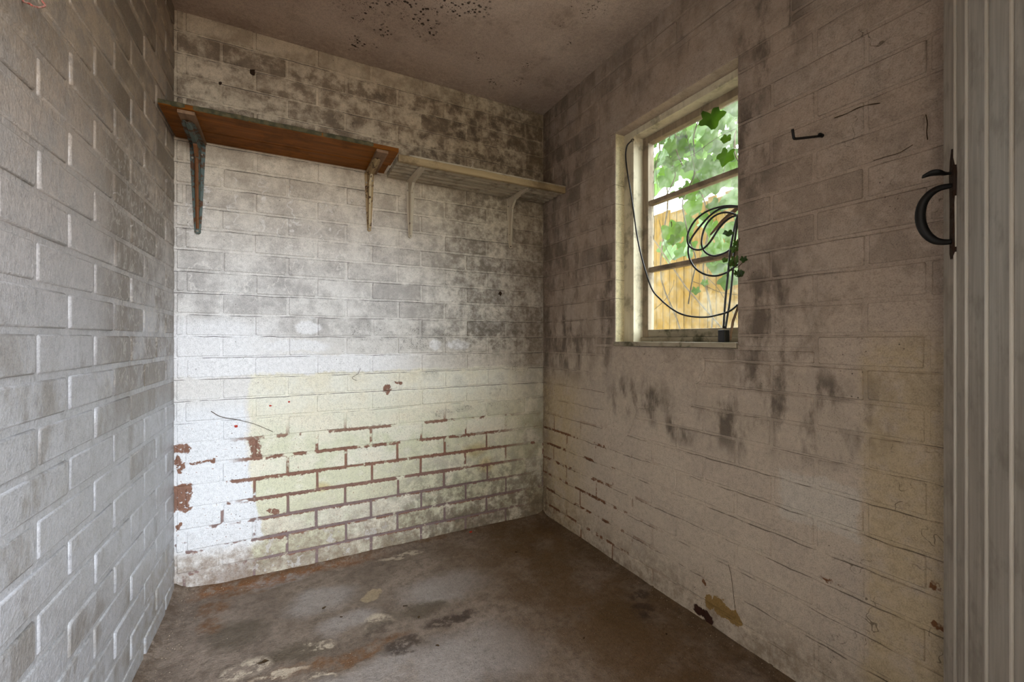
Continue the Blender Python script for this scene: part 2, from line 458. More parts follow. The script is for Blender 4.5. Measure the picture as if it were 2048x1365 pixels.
MAT = {}
MAT['brick_back'] = mat_back(False); MAT['mortar_back'] = mat_back(True)
MAT['brick_left'] = mat_left(False); MAT['mortar_left'] = mat_left(True)
MAT['brick_right'] = mat_right(False); MAT['mortar_right'] = mat_right(True)
MAT['plaster'] = mat_right(False, 'plaster_right')

def mat_ceiling():
    n = NB('ceiling_plaster')
    n1 = n.noise(3.5, 5, .6); n2 = n.noise(45, 4, .65)
    col = n.mix(n.ss(n1, .35, .65), 'c7b6a8', 'b6a497')
    col = n.mix(n.mul(n.ss(n.noise(9, 4, .6, off=(2, 3, 4)), .55, .72), .35), col, '7b6a58')
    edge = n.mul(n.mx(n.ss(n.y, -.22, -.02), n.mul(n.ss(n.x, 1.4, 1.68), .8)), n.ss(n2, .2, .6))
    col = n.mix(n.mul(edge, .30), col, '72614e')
    # mould: clusters of dots at the middle and right of the ceiling
    xw = n.warp(n.x, 12, .1); yw = n.warp(n.y, 12, .1, (4, 4, 4))
    def cp(px, py):
        p = at(px, py, 2, H); return p.x, p.y
    bl = []
    for px, py, r in ((725, 25, .10), (835, 20, .10), (905, 10, .10), (765, 55, .06), (850, 55, .08), (720, 90, .07), (940, 5, .07), (800, 0, .11), (960, 10, .06)):
        q = cp(px, py); bl.append((q[0], q[1], r, r))
    cl = n.blobs(xw, yw, bl, .8)
    d, c = n.voro(56); s1 = n.mul(n.ss(n.add(d, n.mul(n.sub(n.noise(120, 2, .6), .5), .35)), .36, .24), n.ss(n.noise(16, 2, .5, off=(1, 1, 1)), .40, .52))
    d2, c2 = n.voro(140); s2 = n.mul(n.ss(d2, .34, .2), n.ss(n.noise(30, 2, .5, off=(3, 1, 1)), .45, .6))
    col = n.mix(n.mul(cl, n.mx(s1, s2), .92), col, '2a1c12')
    b2 = []
    for px, py, ra in ((1140, 10, .03), (1190, 20, .05), (1170, 30, .035), (1120, 45, .02), (1055, 130, .03), (1150, 85, .03), (990, 165, .05), (1040, 165, .04), (960, 115, .03)):
        q = cp(px, py); b2.append((q[0], q[1], ra, ra))
    cl2 = n.blobs(xw, yw, b2, .8)
    s3 = n.ss(n.noise(75, 4, .7, off=(8, 1, 1)), .56, .62)
    col = n.mix(n.mul(cl2, s3, .9), col, '33230f')
    d3 = specks(n, 60, .13, 3, .5, 2.2, (3, 6, 1))
    col = n.mix(n.mul(d3, .7), col, '3a2c20')
    col = n.mix(n.mul(trails(n, 5, (9, 9, 1), .004), .35), col, 'cbbba6')
    f, gg = fine(n); col, bh = grain(n, col, f, gg, .9, .6, .25)
    nrm = n.bump(bh, .6, .003)
    return n.done(n.bsdf(col, .8, nrm, spec=.2))

def mat_floor():
    n = NB('stained_concrete')
    xw = n.warp(n.x, 5, .12); yw = n.warp(n.y, 5, .12, (4, 4, 4))
    xf = n.warp(xw, 30, .05, (3, 2, 1)); yf = n.warp(yw, 30, .05, (1, 5, 1))
    n1 = n.noise(4, 6, .65); n2 = n.noise(26, 6, .72, off=(3, 3, 0))
    col = n.mix(n.ss(n1, .35, .66), '86776b', '6d5f54')
    col = n.mix(n.mul(n.ss(n2, .45, .62), .6), col, '5d4f44')
    def fp(px, py, ra, rb):
        p = at(px, py, 2, 0.0); return (p.x, p.y, ra, rb)
    grey = n.blobs(xf, yf, [fp(640, 1200, .12, .09), fp(700, 1240, .10, .06), fp(760, 1345, .22, .08), fp(900, 1330, .15, .12), fp(560, 1160, .1, .04), fp(900, 1170, .2, .1), fp(1000, 1290, .15, .15)], .7)
    col = n.mix(n.mul(grey, n.ss(n1, .25, .5), .65), col, '9b938f')
    olive = n.blobs(xf, yf, [fp(470, 1265, .10, .09), fp(840, 1215, .10, .05), fp(600, 1300, .1, .05), fp(1250, 1230, .1, .1)], .7)
    col = n.mix(n.mul(olive, .7), col, '4f4436')
    rust = n.blobs(xf, yf, [fp(480, 1185, .09, .03), fp(560, 1162, .09, .022), fp(430, 1215, .06, .05), fp(700, 1310, .20, .028), fp(620, 1330, .15, .03), fp(860, 1080, .1, .02), fp(420, 1250, .04, .06)], .7)
    col = n.mix(n.mul(rust, n.ss(n2, .3, .65), .75), col, '6c4725')
    foot_r = n.mul(n.ss(yw, -.085, -.045), n.ss(xw, .04, .12), n.ss(xw, .9, .55), n.ss(n2, .35, .6))
    col = n.mix(n.mul(foot_r, .8), col, '7a4a1f')
    right_br = n.mul(n.ss(xw, .8, 1.4), .8)
    col = n.mix(n.mul(right_br, n.ss(n1, .2, .6)), col, '5f4628')
    tan = n.blobs(xf, yf, [fp(745, 1190, .045, .04)], .25)
    col = n.mix(n.mul(tan, .8), col, '9c8a70')
    pale = n.mul(n.blobs(xf, yf, [fp(500, 1335, .06, .045), fp(755, 1245, .05, .05), fp(560, 1350, .07, .02), fp(645, 1345, .05, .012), fp(800, 1110, .09, .02), fp(640, 1285, .05, .02)], .6), n.ss(n2, .42, .52))
    col = n.mix(n.mul(pale, .85), col, 'b9aa97')
    dark = n.mul(n.blobs(xf, yf, [fp(760, 1255, .045, .03), fp(900, 1240, .10, .035), fp(1290, 1220, .05, .04), fp(1280, 1190, .05, .03), fp(820, 1290, .08, .03)], .6), n.ss(n2, .38, .52))
    col = n.mix(n.mul(dark, .8), col, '392c24')
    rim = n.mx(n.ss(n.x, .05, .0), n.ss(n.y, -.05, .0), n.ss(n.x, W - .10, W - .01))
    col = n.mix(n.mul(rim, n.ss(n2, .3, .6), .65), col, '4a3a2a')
    gr = specks(n, 110, .22, 5, .40, 1.1, (3, 3, 1))
    col = n.mix(n.mul(gr, .8), col, '2d241d')
    gw = specks(n, 130, .2, 5, .45, 1.3, (8, 3, 1))
    col = n.mix(n.mul(gw, .75), col, 'c5b9aa')
    f, gg = fine(n); col, bh = grain(n, col, f, gg, 1.1, .9, .3)
    nrm = n.bump(bh, .8, .004)
    return n.done(n.bsdf(col, n.add(.42, n.mul(n2, .45)), nrm, spec=.35))

def mat_timber(name, c0, c1, grain=(3, 60, 60), rough=.55, stain=None, stain_amt=.5, spec=.4):
    n = NB(name)
    tc = n.nt.nodes.new('ShaderNodeTexCoord')
    v = n.vscale(*grain, vec=tc.outputs['Object'])
    g = n.noise(1.0, 5, .6, .4, vec=v); f = n.noise(12, 4, .65)
    col = n.mix(n.ss(g, .3, .7), c0, c1)
    if stain:
        col = n.mix(n.mul(n.ss(f, .48, .66), stain_amt), col, stain)
    nrm = n.bump(n.add(g, n.mul(n.noise(200, 3, .6), .4)), .4, .0015)
    return n.done(n.bsdf(col, n.add(rough, n.mul(n.sub(f, .5), .3)), nrm, spec=spec))

def mat_metal(name, paint, rust, amt, rough=.5, grime='3a3024'):
    n = NB(name)
    f = n.noise(34, 5, .7, off=(4, 1, 1)); f2 = n.noise(120, 4, .7)
    m = n.ss(n.add(n.mul(f, .75), n.mul(f2, .3)), .52 + (.5 - amt) * .4, .58 + (.5 - amt) * .4)
    col = n.mix(m, paint, n.mix(f2, rust, grime))
    nrm = n.bump(n.add(n.inv(m), n.mul(f2, .3)), .5, .0012)
    return n.done(n.bsdf(col, n.add(rough, n.mul(m, .25)), nrm, spec=.35))

def mat_plain(name, col, rough=.5, spec=.5, vary=None, amt=.4, scale=20):
    n = NB(name)
    c = hx(col)
    f = n.noise(scale, 4, .65)
    if vary: c = n.mix(n.mul(n.ss(f, .35, .65), amt), c, vary)
    return n.done(n.bsdf(c, rough, n.bump(f, .2, .001), spec=spec))

def mat_leaf(name, c0, c1, trans=.5):
    n = NB(name)
    f = n.noise(25, 3, .6)
    c = n.mix(n.m('MULTIPLY_ADD', n.rnd(), .8, n.mul(f, .2)), c0, c1)
    d = n.bsdf(c, .45, n.bump(f, .3, .002), spec=.4)
    t = n.nt.nodes.new('ShaderNodeBsdfTranslucent')
    n.l(n.mix(.5, c, '64861c'), t.inputs['Color'])
    mx = n.nt.nodes.new('ShaderNodeMixShader'); mx.inputs[0].default_value = trans
    n.l(d, mx.inputs[1]); n.l(t.outputs[0], mx.inputs[2])
    return n.done(mx.outputs[0])

def mat_glass():
    n = NB('dirty_window_glass')
    f = n.noise(9, 5, .65); f2 = n.noise(70, 4, .65)
    tr = n.nt.nodes.new('ShaderNodeBsdfTransparent'); tr.inputs[0].default_value = (.93, .96, .93, 1)
    gl = n.nt.nodes.new('ShaderNodeBsdfGlossy'); gl.inputs['Roughness'].default_value = .08
    df = n.nt.nodes.new('ShaderNodeBsdfTranslucent'); df.inputs['Color'].default_value = (.55, .57, .48, 1)
    fr = n.nt.nodes.new('ShaderNodeFresnel'); fr.inputs[0].default_value = 1.45
    frf = n.mul(fr.outputs[0], n.inv(n.geo.outputs['Backfacing']))
    b = n.nt.nodes.new('ShaderNodeMixShader'); n.l(n.m('MULTIPLY_ADD', n.ss(n.mul(f, n.add(f2, .5)), .35, .8), .12, .012), b.inputs[0])
    n.l(tr.outputs[0], b.inputs[1]); n.l(df.outputs[0], b.inputs[2])
    c = n.nt.nodes.new('ShaderNodeMixShader'); n.l(frf, c.inputs[0])
    n.l(b.outputs[0], c.inputs[1]); n.l(gl.outputs[0], c.inputs[2])
    return n.done(c.outputs[0])

MAT['ceiling'] = mat_ceiling(); MAT['floor'] = mat_floor()
MAT['glass'] = mat_glass()
MAT['ground'] = mat_plain('outside_ground', '74604e', .9, .2, '5b493b', .6, 6)
MAT['frame'] = mat_timber('painted_window_timber', 'd3c9b0', 'c3b89e', (40, 40, 6), .6, '5f553f', .55)
MAT['sash'] = mat_timber('grimy_sash_timber', '9b8a74', '82725e', (40, 40, 6), .65, '4f4534', .6)
MAT['sill'] = mat_timber('mossy_sill', 'a89d88', '8d8270', (30, 6, 30), .75, '3c3a20', .85)
MAT['shelfwood'] = mat_timber('varnished_shelf_wood', '8a5010', '693b08', (2.5, 55, 55), .55, '4a2a08', .45, .15)
MAT['cleat'] = mat_timber('raw_cleat_wood', '8a6a4d', '6f5238', (55, 3, 55), .7, '4a3828', .5)
MAT['mouldedge'] = mat_plain('mouldy_edge', '3c3a28', .85, .2, '655a3f', .7, 40)
MAT['slat'] = mat_timber('white_slat_paint', 'b3a791', '9a8e79', (2, 40, 40), .6, '5a4c39', .6)
MAT['rail'] = mat_timber('cream_rail_paint', 'a8926c', '8f7a58', (2, 40, 40), .65, '5a4428', .6)
MAT['br_green'] = mat_metal('green_bracket_paint', '4d5a54', '6b4021', .50, .45)
MAT['br_rust'] = mat_metal('rusty_bracket_spine', '6f4526', '8b5a2c', .5, .6)
MAT['br_cream'] = mat_metal('flaking_cream_bracket', 'b9a785', '5a3519', .34, .5)
MAT['br_tan'] = mat_metal('stained_cream_bracket', '9c835c', '5f3d1e', .42, .55)
MAT['br_white'] = mat_metal('painted_over_bracket', 'b3a690', '5d4a36', .27, .5)
MAT['screw'] = mat_metal('old_screw', '8d8475', '4a3420', .5, .4)
MAT['cable'] = mat_plain('black_cable_rubber', '17161a', .35, .5, '2b2823', .4, 80)
MAT['iron'] = mat_metal('black_latch_iron', '0d0b0a', '2a180e', .34, .55, '0d0a08')
MAT['plateiron'] = mat_metal('rusty_latch_plate', '2a1a10', '3f2615', .5, .7, '1a120c')
MAT['door'] = mat_timber('weathered_door_paint', 'b3aca2', '9c948a', (60, 60, 4), .6, '7a7166', .45)
MAT['doorbead'] = mat_timber('door_bead_paint', 'cfc8bd', 'bfb7ab', (60, 60, 4), .5)
MAT['paling'] = mat_timber('yellow_fence_timber', '705208', '5c4305', (40, 40, 2.5), .8, '463205', .4, .2)
MAT['stem'] = mat_plain('ivy_bark', '5a4a34', .85, .2, '3d3122', .6, 50)
MAT['leaf'] = mat_leaf('ivy_leaf_green', '1c380b', '35540f', .45)
MAT['leafdark'] = mat_leaf('ivy_leaf_dark', '12360b', '2b4014', .3)
MAT['leafpale'] = mat_leaf('far_leaf_green', '2a4a12', '4c6a1c', .45)
MAT['dead'] = mat_plain('dead_leaf', '4a3a28', .9, .1, '2c2118', .6, 80)
MAT['red'] = mat_plain('red_flake', 'b03018', .6, .3, '8a2312', .5, 80)
MAT['redwire'] = mat_plain('red_wire_sheath', 'a84638', .5, .4, 'cbb5a5', .8, 130)
MAT['string'] = mat_plain('white_string', 'd8d0c0', .8, .2)
MAT['grit'] = mat_plain('floor_grit', '6a5a4a', .95, .1, 'a99b8a', .8, 90)
MAT['stick'] = mat_timber('weathered_stick', '8a705a', '6a5340', (30, 30, 30), .85, '4a3a2a', .5)
MAT['render'] = mat_plain('outer_render', 'b9b1a4', .85, .2, '9b9285', .5, 8)
MAT['mud'] = mat_plain('mud_nest', '3a2c20', .95, .1, '241a12', .6, 300)

# ------------------------------------------------------------------ the room shell
def brick_mesh(L, hgt, depth, seed, mat, cham):
    rg = random.Random(seed)
    cx = min(.0032, L * .2)
    def ring(ins, y, j):
        x0, x1, z0, z1 = -L / 2 + ins, L / 2 - ins, -hgt / 2 + ins, hgt / 2 - ins
        c = cx
        pts = [(x0 + c, z0), (x1 - c, z0), (x1, z0 + c), (x1, z1 - c), (x1 - c, z1), (x0 + c, z1), (x0, z1 - c), (x0, z0 + c)]
        return [(x + rg.uniform(-j, j), y + rg.uniform(-j, j) * .4, z + rg.uniform(-j, j)) for x, z in pts]
    r0 = ring(0, depth, 0.0); r1 = ring(0, cham, .0008); r2 = ring(cham * .35, cham * .3, .0010); r3 = ring(cham, 0, .0010)
    vs = r0 + r1 + r2 + r3; fs = []
    for k in range(3):
        for i in range(8):
            j = (i + 1) % 8
            fs.append((k * 8 + i, k * 8 + j, (k + 1) * 8 + j, (k + 1) * 8 + i))
    fs.append(tuple(24 + i for i in range(8)))
    me = bpy.data.meshes.new('brick'); me.from_pydata(vs, [], fs)
    for p in me.polygons[:24]: p.use_smooth = True
    me.materials.append(mat); me.update()
    return me

CACHE = {}
def lay(wall, key, a0, a1, z0, z1, mat, depth, cham, joint=.010, prot=.0):
    L, hg = a1 - a0 - joint, z1 - z0 - joint
    if L < .014 or hg < .012: return
    q = (key, round(L, 2), round(hg, 2), random.randrange(6))
    if q not in CACHE: CACHE[q] = brick_mesh(q[1], q[2], depth, zlib.crc32(repr(q).encode()) & 0xffff, mat, min(cham, q[1] * .25))
    o = bpy.data.objects.new('brick', CACHE[q]); COL.objects.link(o); o.parent = wall
    o.location = ((a0 + a1) / 2, -prot - U(-.0012, .0012), (z0 + z1) / 2)
    o.scale = (L / q[1], 1, hg / q[2])
    o.rotation_euler = (math.radians(U(-.5, .5)), math.radians(U(-.25, .25)), math.radians(U(-.22, .22)))

def rows():
    for k in range(-1, 26):
        z0 = BED0 + COURSE * k; z1 = z0 + COURSE
        yield k, max(z0, -.012), min(z1, H + .008)

def cuts(lo, hi, first, mod):
    c = [lo]; a = first
    while a < lo + .001: a += mod
    while a < hi - .012:
        c.append(a + U(-.003, .003)); a += mod
    c.append(hi); return c

def wander(k, seed):
    return .0022 * math.sin(k * 12.9898 + seed)

# back wall
wb = MB().box(-.11, W + .11, .0034, .115, -.12, H + .1).build('wall_back', MAT['mortar_back'])
tag(wb, 'brick wall with shelves, whitewash flaking to green and yellow low down', kind='structure')
for k, z0, z1 in rows():
    c = cuts(0, W, .152 if k % 2 == 0 else .030, .2372)
    for i in range(len(c) - 1):
        lay(wb, 'b', c[i], c[i + 1], z0 + wander(k, 1), z1 + wander(k + 1, 1), MAT['brick_back'], .05, .0036, joint=U(.008, .012))

# left wall, one degree out of square
wl = MB().box(-2.3, .02, .0040, .115, -.12, H + .1).build('wall_left', MAT['mortar_left'])
wl.rotation_euler = (0, 0, math.pi / 2 - LEFT_ROT)
tag(wl, 'grey painted brick wall close on the left', kind='structure')
for k, z0, z1 in rows():
    f = -.2536 if k % 2 == 0 else -.131
    c = [0]; a = f
    while a > -2.14:
        c.append(a + U(-.003, .003)); a -= .25
    c.append(-2.16)
    for i in range(len(c) - 1):
        lay(wl, 'l', c[i + 1], c[i], z0 + wander(k, 4), z1 + wander(k + 1, 4), MAT['brick_left'], .05, .0046, joint=U(.011, .015))

# right wall with the window opening; along-wall coordinate a = -y
WA0, WA1, WZ0, WZ1 = .608, 1.197, .975, 1.93
FACE = .0032
m = MB()
m.box(-.02, WA0 - .002, FACE, .17, -.12, H + .1).box(1.27, 2.3, FACE, .17, -.12, H + .1)
m.box(WA1 + .002, 1.27, FACE, .050, WZ0 - .002, WZ1 + .01).box(WA1 + .002, 1.27, FACE, .17, -.12, WZ0 - .002).box(WA1 + .002, 1.27, FACE, .17, WZ1 + .01, H + .1)
m.box(WA0 - .002, WA1 + .002, FACE, .17, -.12, WZ0 - .002).box(WA0 - .002, WA1 + .002, FACE, .17, WZ1 + .01, H + .1)
wr = m.build('wall_right', MAT['mortar_right'])
wr.location = (W, 0, 0); wr.rotation_euler = (0, 0, -math.pi / 2)
tag(wr, 'stained brick wall with the window in it', kind='structure')
LINT = (.50, 1.365, WZ1, 2.105)
def in_plaster(a, z):
    return (.60 < a < 1.02 and .72 < z < .975) or (.56 < a < .70 and .55 < z < .9)
for k, z0, z1 in rows():
    z0 += wander(k, 7); z1 += wander(k + 1, 7)
    c = cuts(0, 2.16, .233 if k % 2 == 0 else .111, .24)
    for i in range(len(c) - 1):
        segs = [(c[i], c[i + 1], z0, z1)]
        for ax0, ax1, az0, az1 in ((WA0, WA1, WZ0, WZ1), LINT):
            out = []
            for p, q, r, t in segs:
                zc = (r + t) / 2
                if not (az0 < t - .004 and r + .004 < az1): out.append((p, q, r, t)); continue
                if q <= ax0 + .002 or p >= ax1 - .002: out.append((p, q, r, t)); continue
                if r < az0 - .03 : out.append((p, q, r, az0)); 
                if t > az1 + .03 and az1 > 2.0: out.append((p, q, az1, t))
                if p < ax0: out.append((p, ax0, max(r, az0) if r < az0 - .03 else r, t))
                if q > ax1: out.append((ax1, q, max(r, az0) if r < az0 - .03 else r, t))
            segs = out
        for p, q, r, t in segs:
            if in_plaster((p + q) / 2, (r + t) / 2): continue
            lay(wr, 'r', p, q, r, t, MAT['brick_right'], .050, .0036, joint=U(.007, .011))

def plate(name, outline, face, back, mat, parent, nz=.0):
    """a slab with a polygonal outline in (a, z); softly rounded front edge"""
    n = len(outline); ca = sum(p[0] for p in outline) / n; cz = sum(p[1] for p in outline) / n
    v = [(a, back, z) for a, z in outline] + [(a, face + .003, z) for a, z in outline]
    v += [(a + (ca - a) * .03, face, z + (cz - z) * .05) for a, z in outline]
    f = []
    for k in range(2):
        for i in range(n):
            j = (i + 1) % n; f.append((k * n + i, k * n + j, (k + 1) * n + j, (k + 1) * n + i))
    f.append(tuple(2 * n + i for i in range(n)))
    return MB().add(v, f).build(name, mat, parent)
pts = [(.52, .97), (.70, .974), (.9, .974), (1.06, .974), (1.075, .90), (1.045, .84), (1.06, .79), (1.00, .735), (.90, .715), (.80, .72), (.74, .70), (.70, .60), (.63, .52), (.575, .50), (.55, .58), (.56, .68), (.53, .78), (.55, .88)]
ring = []
for i in range(len(pts)):
    p, q = pts[i], pts[(i + 1) % len(pts)]
    for t in (0, .33, .66):
        ring.append((p[0] + (q[0] - p[0]) * t + (U(-.008, .008) if t or p[1] < .96 else 0), min(.974, p[1] + (q[1] - p[1]) * t + U(-.008, .008))))
recalc(plate('plaster_patch', ring, -.0015, .012, MAT['plaster'], wr))
MB().box(LINT[0], LINT[1], -.001, .17, LINT[2], LINT[3], .006).build('lintel', MAT['plaster'], wr)

# ceiling and floor
ce = MB().box(-.2, W + .2, -2.4, .12, H, H + .12).build('ceiling', MAT['ceiling'])
tag(ce, 'flat plaster ceiling spotted with mould', kind='structure')
def floor_mesh():
    vs = []; fs = []; nx, ny = 110, 140
    for j in range(ny + 1):
        for i in range(nx + 1):
            x = -.06 + (W + .09) * i / nx; y = -2.42 + 2.45 * j / ny
            dl = max(0, x - math.tan(LEFT_ROT) * y) ; db = max(0, -y); dr = max(0, W - x)
            z = .004 * (mnoise.noise(Vector((x * 3, y * 3, 0)))) + .0022 * mnoise.noise(Vector((x * 14, y * 14, 2))) - .004
            z += .022 * max(0, 1 - dl / .05) ** 1.6 + .016 * max(0, 1 - db / .05) ** 1.6 + .014 * max(0, 1 - dr / .04) ** 1.6
            z += .018 * max(0, 1 - math.hypot(dl, db) / .14)
            vs.append((x, y, z))
    for j in range(ny):
        for i in range(nx):
            a = j * (nx + 1) + i; fs.append((a, a + 1, a + nx + 2, a + nx + 1))
    return MB().add(vs, fs)
fl = floor_mesh().build('floor', MAT['floor'], smooth=True)
tag(fl, 'stained bare concrete floor', kind='structure')

# front wall behind the camera, with the doorway the daylight comes through
m = MB()
m.box(-.16, DOOR_X0, FRONT_Y - .11, FRONT_Y, -.12, H + .02).box(DOOR_X1, W + .12, FRONT_Y - .11, FRONT_Y, -.12, H + .02)
m.box(DOOR_X0, DOOR_X1, FRONT_Y - .11, FRONT_Y, DOOR_H, H + .02)
wf = m.build('wall_front', MAT['render'])
tag(wf, 'front wall with the open doorway', kind='structure')
gr = MB().box(-14, 16, -16, 14, -.2, -.125).build('ground_outside', MAT['ground'])
tag(gr, 'bare earth yard around the outhouse', kind='structure')

# ------------------------------------------------------------------ window
FX1, FY2, SX2, SY3, GX3 = 1.746, .665, 1.8013, .697, 1.8224      # survey: frame face, frame inner, sash face, glass edge, glass plane
win = empty('window_1', (W, -.9055, WZ0)); tag(win, 'three-pane timber window in a deep brick reveal', kind='structure')
def wbox(name, a0, a1, x0, x1, z0, z1, mat, parent=win, bev=.002):
    # world box -> child of the window
    o = MB().box(x0 - W, x1 - W, -a1 + .9055, -a0 + .9055, z0 - WZ0, z1 - WZ0, bev).build(name, mat, parent)
    return o
AY0, AY1 = WA0, WA1
IY0, IY1 = FY2, 1.205
GY0, GY1 = SY3, 1.172
wbox('frame_jamb', AY0 - .004, IY0, FX1, SX2 + .03, WZ0, WZ1 + .004, MAT['frame'])
wbox('frame_jamb', IY1, 1.262, FX1, SX2 + .03, WZ0, WZ1 + .004, MAT['frame'])
wbox('frame_head', IY0, IY1, FX1, SX2 + .03, 1.903, WZ1 + .004, MAT['frame'])
wbox('sill', AY0 - .002, AY1 + .002, W - .008, SX2 + .03, WZ0, .993, MAT['sill'])
wbox('sill_bead', IY0, IY1, SX2 - .012, SX2 + .03, .993, 1.012, MAT['sill'])
sash = empty('sash'); sash.parent = win
wbox('stile', IY0, GY0, SX2, GX3 + .016, 1.012, 1.903, MAT['sash'], sash, .003)
wbox('stile', GY1, IY1, SX2, GX3 + .016, 1.012, 1.903, MAT['sash'], sash, .003)
wbox('top_rail', GY0, GY1, SX2, GX3 + .016, 1.873, 1.903, MAT['sash'], sash, .003)
wbox('bottom_rail', GY0, GY1, SX2, GX3 + .016, 1.012, 1.046, MAT['sill'], sash, .003)
for zb in (1.3134, 1.6085):
    wbox('glazing_bar', GY0, GY1, SX2 + .004, GX3 + .014, zb - .011, zb + .009, MAT['sash'], sash, .003)
for z0, z1 in ((1.044, 1.304), (1.322, 1.599), (1.616, 1.875)):
    wbox('pane', GY0 - .004, GY1 + .004, GX3, GX3 + .003, z0, z1, MAT['glass'], sash, 0)

# ------------------------------------------------------------------ door leaf, folded back
door = empty('door_1'); tag(door, 'grey painted boarded door with black iron latch, swung open on the right', kind='structure')
# survey: boards' edges seen at these bearings, leaf plane 32 degrees off the lens axis
PLANE_ANG = math.radians(32.0); DD = .287
e_c = (math.sin(PLANE_ANG), math.cos(PLANE_ANG)); foot = (DD * math.cos(PLANE_ANG), -DD * math.sin(PLANE_ANG))
def c2w(u, d): return Vector((u * math.cos(YAW) + d * math.sin(YAW) + CAM.x, -u * math.sin(YAW) + d * math.cos(YAW) + CAM.y, 0))
def door_s(px): return DD / math.tan(math.atan((px - 1024) / FPX) - PLANE_ANG)
dir_w = (c2w(*e_c) - c2w(0, 0)).normalized()
s_free = door_s(1886)
p_free = c2w(foot[0] + e_c[0] * s_free, foot[1] + e_c[1] * s_free)
# local frame: +x from hinge to free edge, -y the visible (outer) face side ... origin at the free edge
door.location = (p_free.x, p_free.y, 0)
door.rotation_euler = (0, 0, math.atan2(dir_w.y, dir_w.x))
edges = [0.0] + [door_s(p) - s_free for p in (1913, 1936, 1976.5, 2027)]
while edges[-1] > -.70: edges.append(edges[-1] - .091)
edges[-1] = -.76
for i in range(len(edges) - 1):
    x1, x0 = edges[i], edges[i + 1]
    MB().box(x0 + .0012, x1 - .0012, -.022, 0, .015, 2.02, .0025).build('board', MAT['door'], door)
    if i < 6:
        b = MB().tube([(x0 + .002, .0006, .016), (x0 + .002, .0006, 2.019)], .0034, 6).build('bead', MAT['doorbead'], door, True)
for z in (.35, 1.75):
    MB().box(-.74, -.02, -.044, -.022, z, z + .12, .004).build('ledge', MAT['door'], door)
# the latch: back plate, D grip, thumb lever (faces local +y)
s_l = door_s(1909.5) - s_free
def dz(px, py):   # height on the door plane
    s = door_s(px); d = foot[1] + e_c[1] * s
    return CAM.z + (679 - py) / FPX * d
zt, zb = dz(1909, 298), dz(1911, 517)
pl = [(-.011, zb + .012), (-.006, zb), (.006, zb), (.011, zb + .012), (.010, (zt + zb) / 2), (.014, zt - .05), (.008, zt - .02), (.0, zt), (-.008, zt - .02), (-.014, zt - .05), (-.010, (zt + zb) / 2)]
v = [(s_l + a, 0.0, z) for a, z in pl] + [(s_l + a, .005, z) for a, z in pl]
nn = len(pl)
lp = recalc(MB().add(v, [tuple(range(nn))[::-1], tuple(range(nn, 2 * nn))] + [(i, (i + 1) % nn, nn + (i + 1) % nn, nn + i) for i in range(nn)]).build('latch_plate', MAT['plateiron'], door))
tag(lp, 'rusty latch back plate')
z1, z0 = dz(1906, 374), dz(1910, 482)
zc = (z0 + z1) / 2; hh = (z1 - z0) / 2
prof = [(.004, 1.0), (.022, .97), (.036, .80), (.046, .5), (.050, .1), (.048, -.3), (.041, -.65), (.030, -.9), (.018, -1.0), (.004, -1.02)]
path = spline([(s_l, y, zc + hh * t) for y, t in prof], 5)
nr = len(path)
hd = MB().tube(path, [.0048 + .0036 * math.sin(math.pi * i / (nr - 1)) for i in range(nr)], 10).build('pull_handle', MAT['iron'], door, True)
tag(hd, 'black iron D-shaped pull')
zl = dz(1906, 345)
lev = spline([(s_l, .003, zl - .004), (s_l, .013, zl - .003), (s_l, .022, zl + .001), (s_l, .034, zl + .002), (s_l, .047, zl - .003)], 4)
m = MB(); n_ = len(lev)
for sgn in (0,):
    vs = []; prof_w = []
    for i, p in enumerate(lev):
        t = i / (n_ - 1)
        w = .004 if t < .25 else .004 + .011 * math.sin(min(1, (t - .25) / .75) * math.pi * .95)
        th = .003 + .0035 * math.sin(min(1, max(0, (t - .2) / .8)) * math.pi)
        vs += [(p.x - w, p.y, p.z), (p.x, p.y, p.z + th), (p.x + w, p.y, p.z), (p.x, p.y, p.z - th)]
    fs = [(i * 4 + k, i * 4 + (k + 1) % 4, (i + 1) * 4 + (k + 1) % 4, (i + 1) * 4 + k) for i in range(n_ - 1) for k in range(4)]
    fs += [(3, 2, 1, 0), tuple((n_ - 1) * 4 + k for k in range(4))]
    m.add(vs, fs)
tag(recalc(m.build('thumb_lever', MAT['iron'], door, True)), 'leaf-shaped iron thumb lever')

# ------------------------------------------------------------------ shelves and brackets
def irregular_board(x0, x1, y0, y1, z0, z1, jit, nseg=26, seed=1):
    """board whose front (y0) edge is worn; underside z0"""
    rg = random.Random(seed); vs = []; fs = []
    for i in range(nseg + 1):
        x = x0 + (x1 - x0) * i / nseg
        f = y0 + rg.uniform(-jit, jit); b = y1
        dzz = rg.uniform(-jit, jit) * .4
        c = .0025
        vs += [(x, f, z0 + c + dzz), (x, f + c, z0 + dzz * .3), (x, b, z0), (x, b, z1), (x, f + c, z1), (x, f, z1 - c)]
    for i in range(nseg):
        for k in range(6):
            fs.append((i * 6 + k, i * 6 + (k + 1) % 6, (i + 1) * 6 + (k + 1) % 6, (i + 1) * 6 + k))
    fs += [tuple(range(6))[::-1], tuple(nseg * 6 + k for k in range(6))]
    return MB().add(vs, fs)
SH = 1.792
sh = empty('wooden_shelf', (0, 0, SH)); tag(sh, 'varnished brown wooden shelf at the left, two planks with a mouldy front edge', 'shelf')
recalc(irregular_board(.004, .803, -.277, -.116, 0, .017, .0018, seed=3).build('plank', MAT['shelfwood'], sh))
recalc(irregular_board(.004, .795, -.1115, -.005, 0.0008, .017, .0004, seed=4).build('plank', MAT['shelfwood'], sh))
recalc(irregular_board(.003, .70, -.2795, -.2755, .001, .0180, .0025, 40, seed=5).build('mould_crust', MAT['mouldedge'], sh))
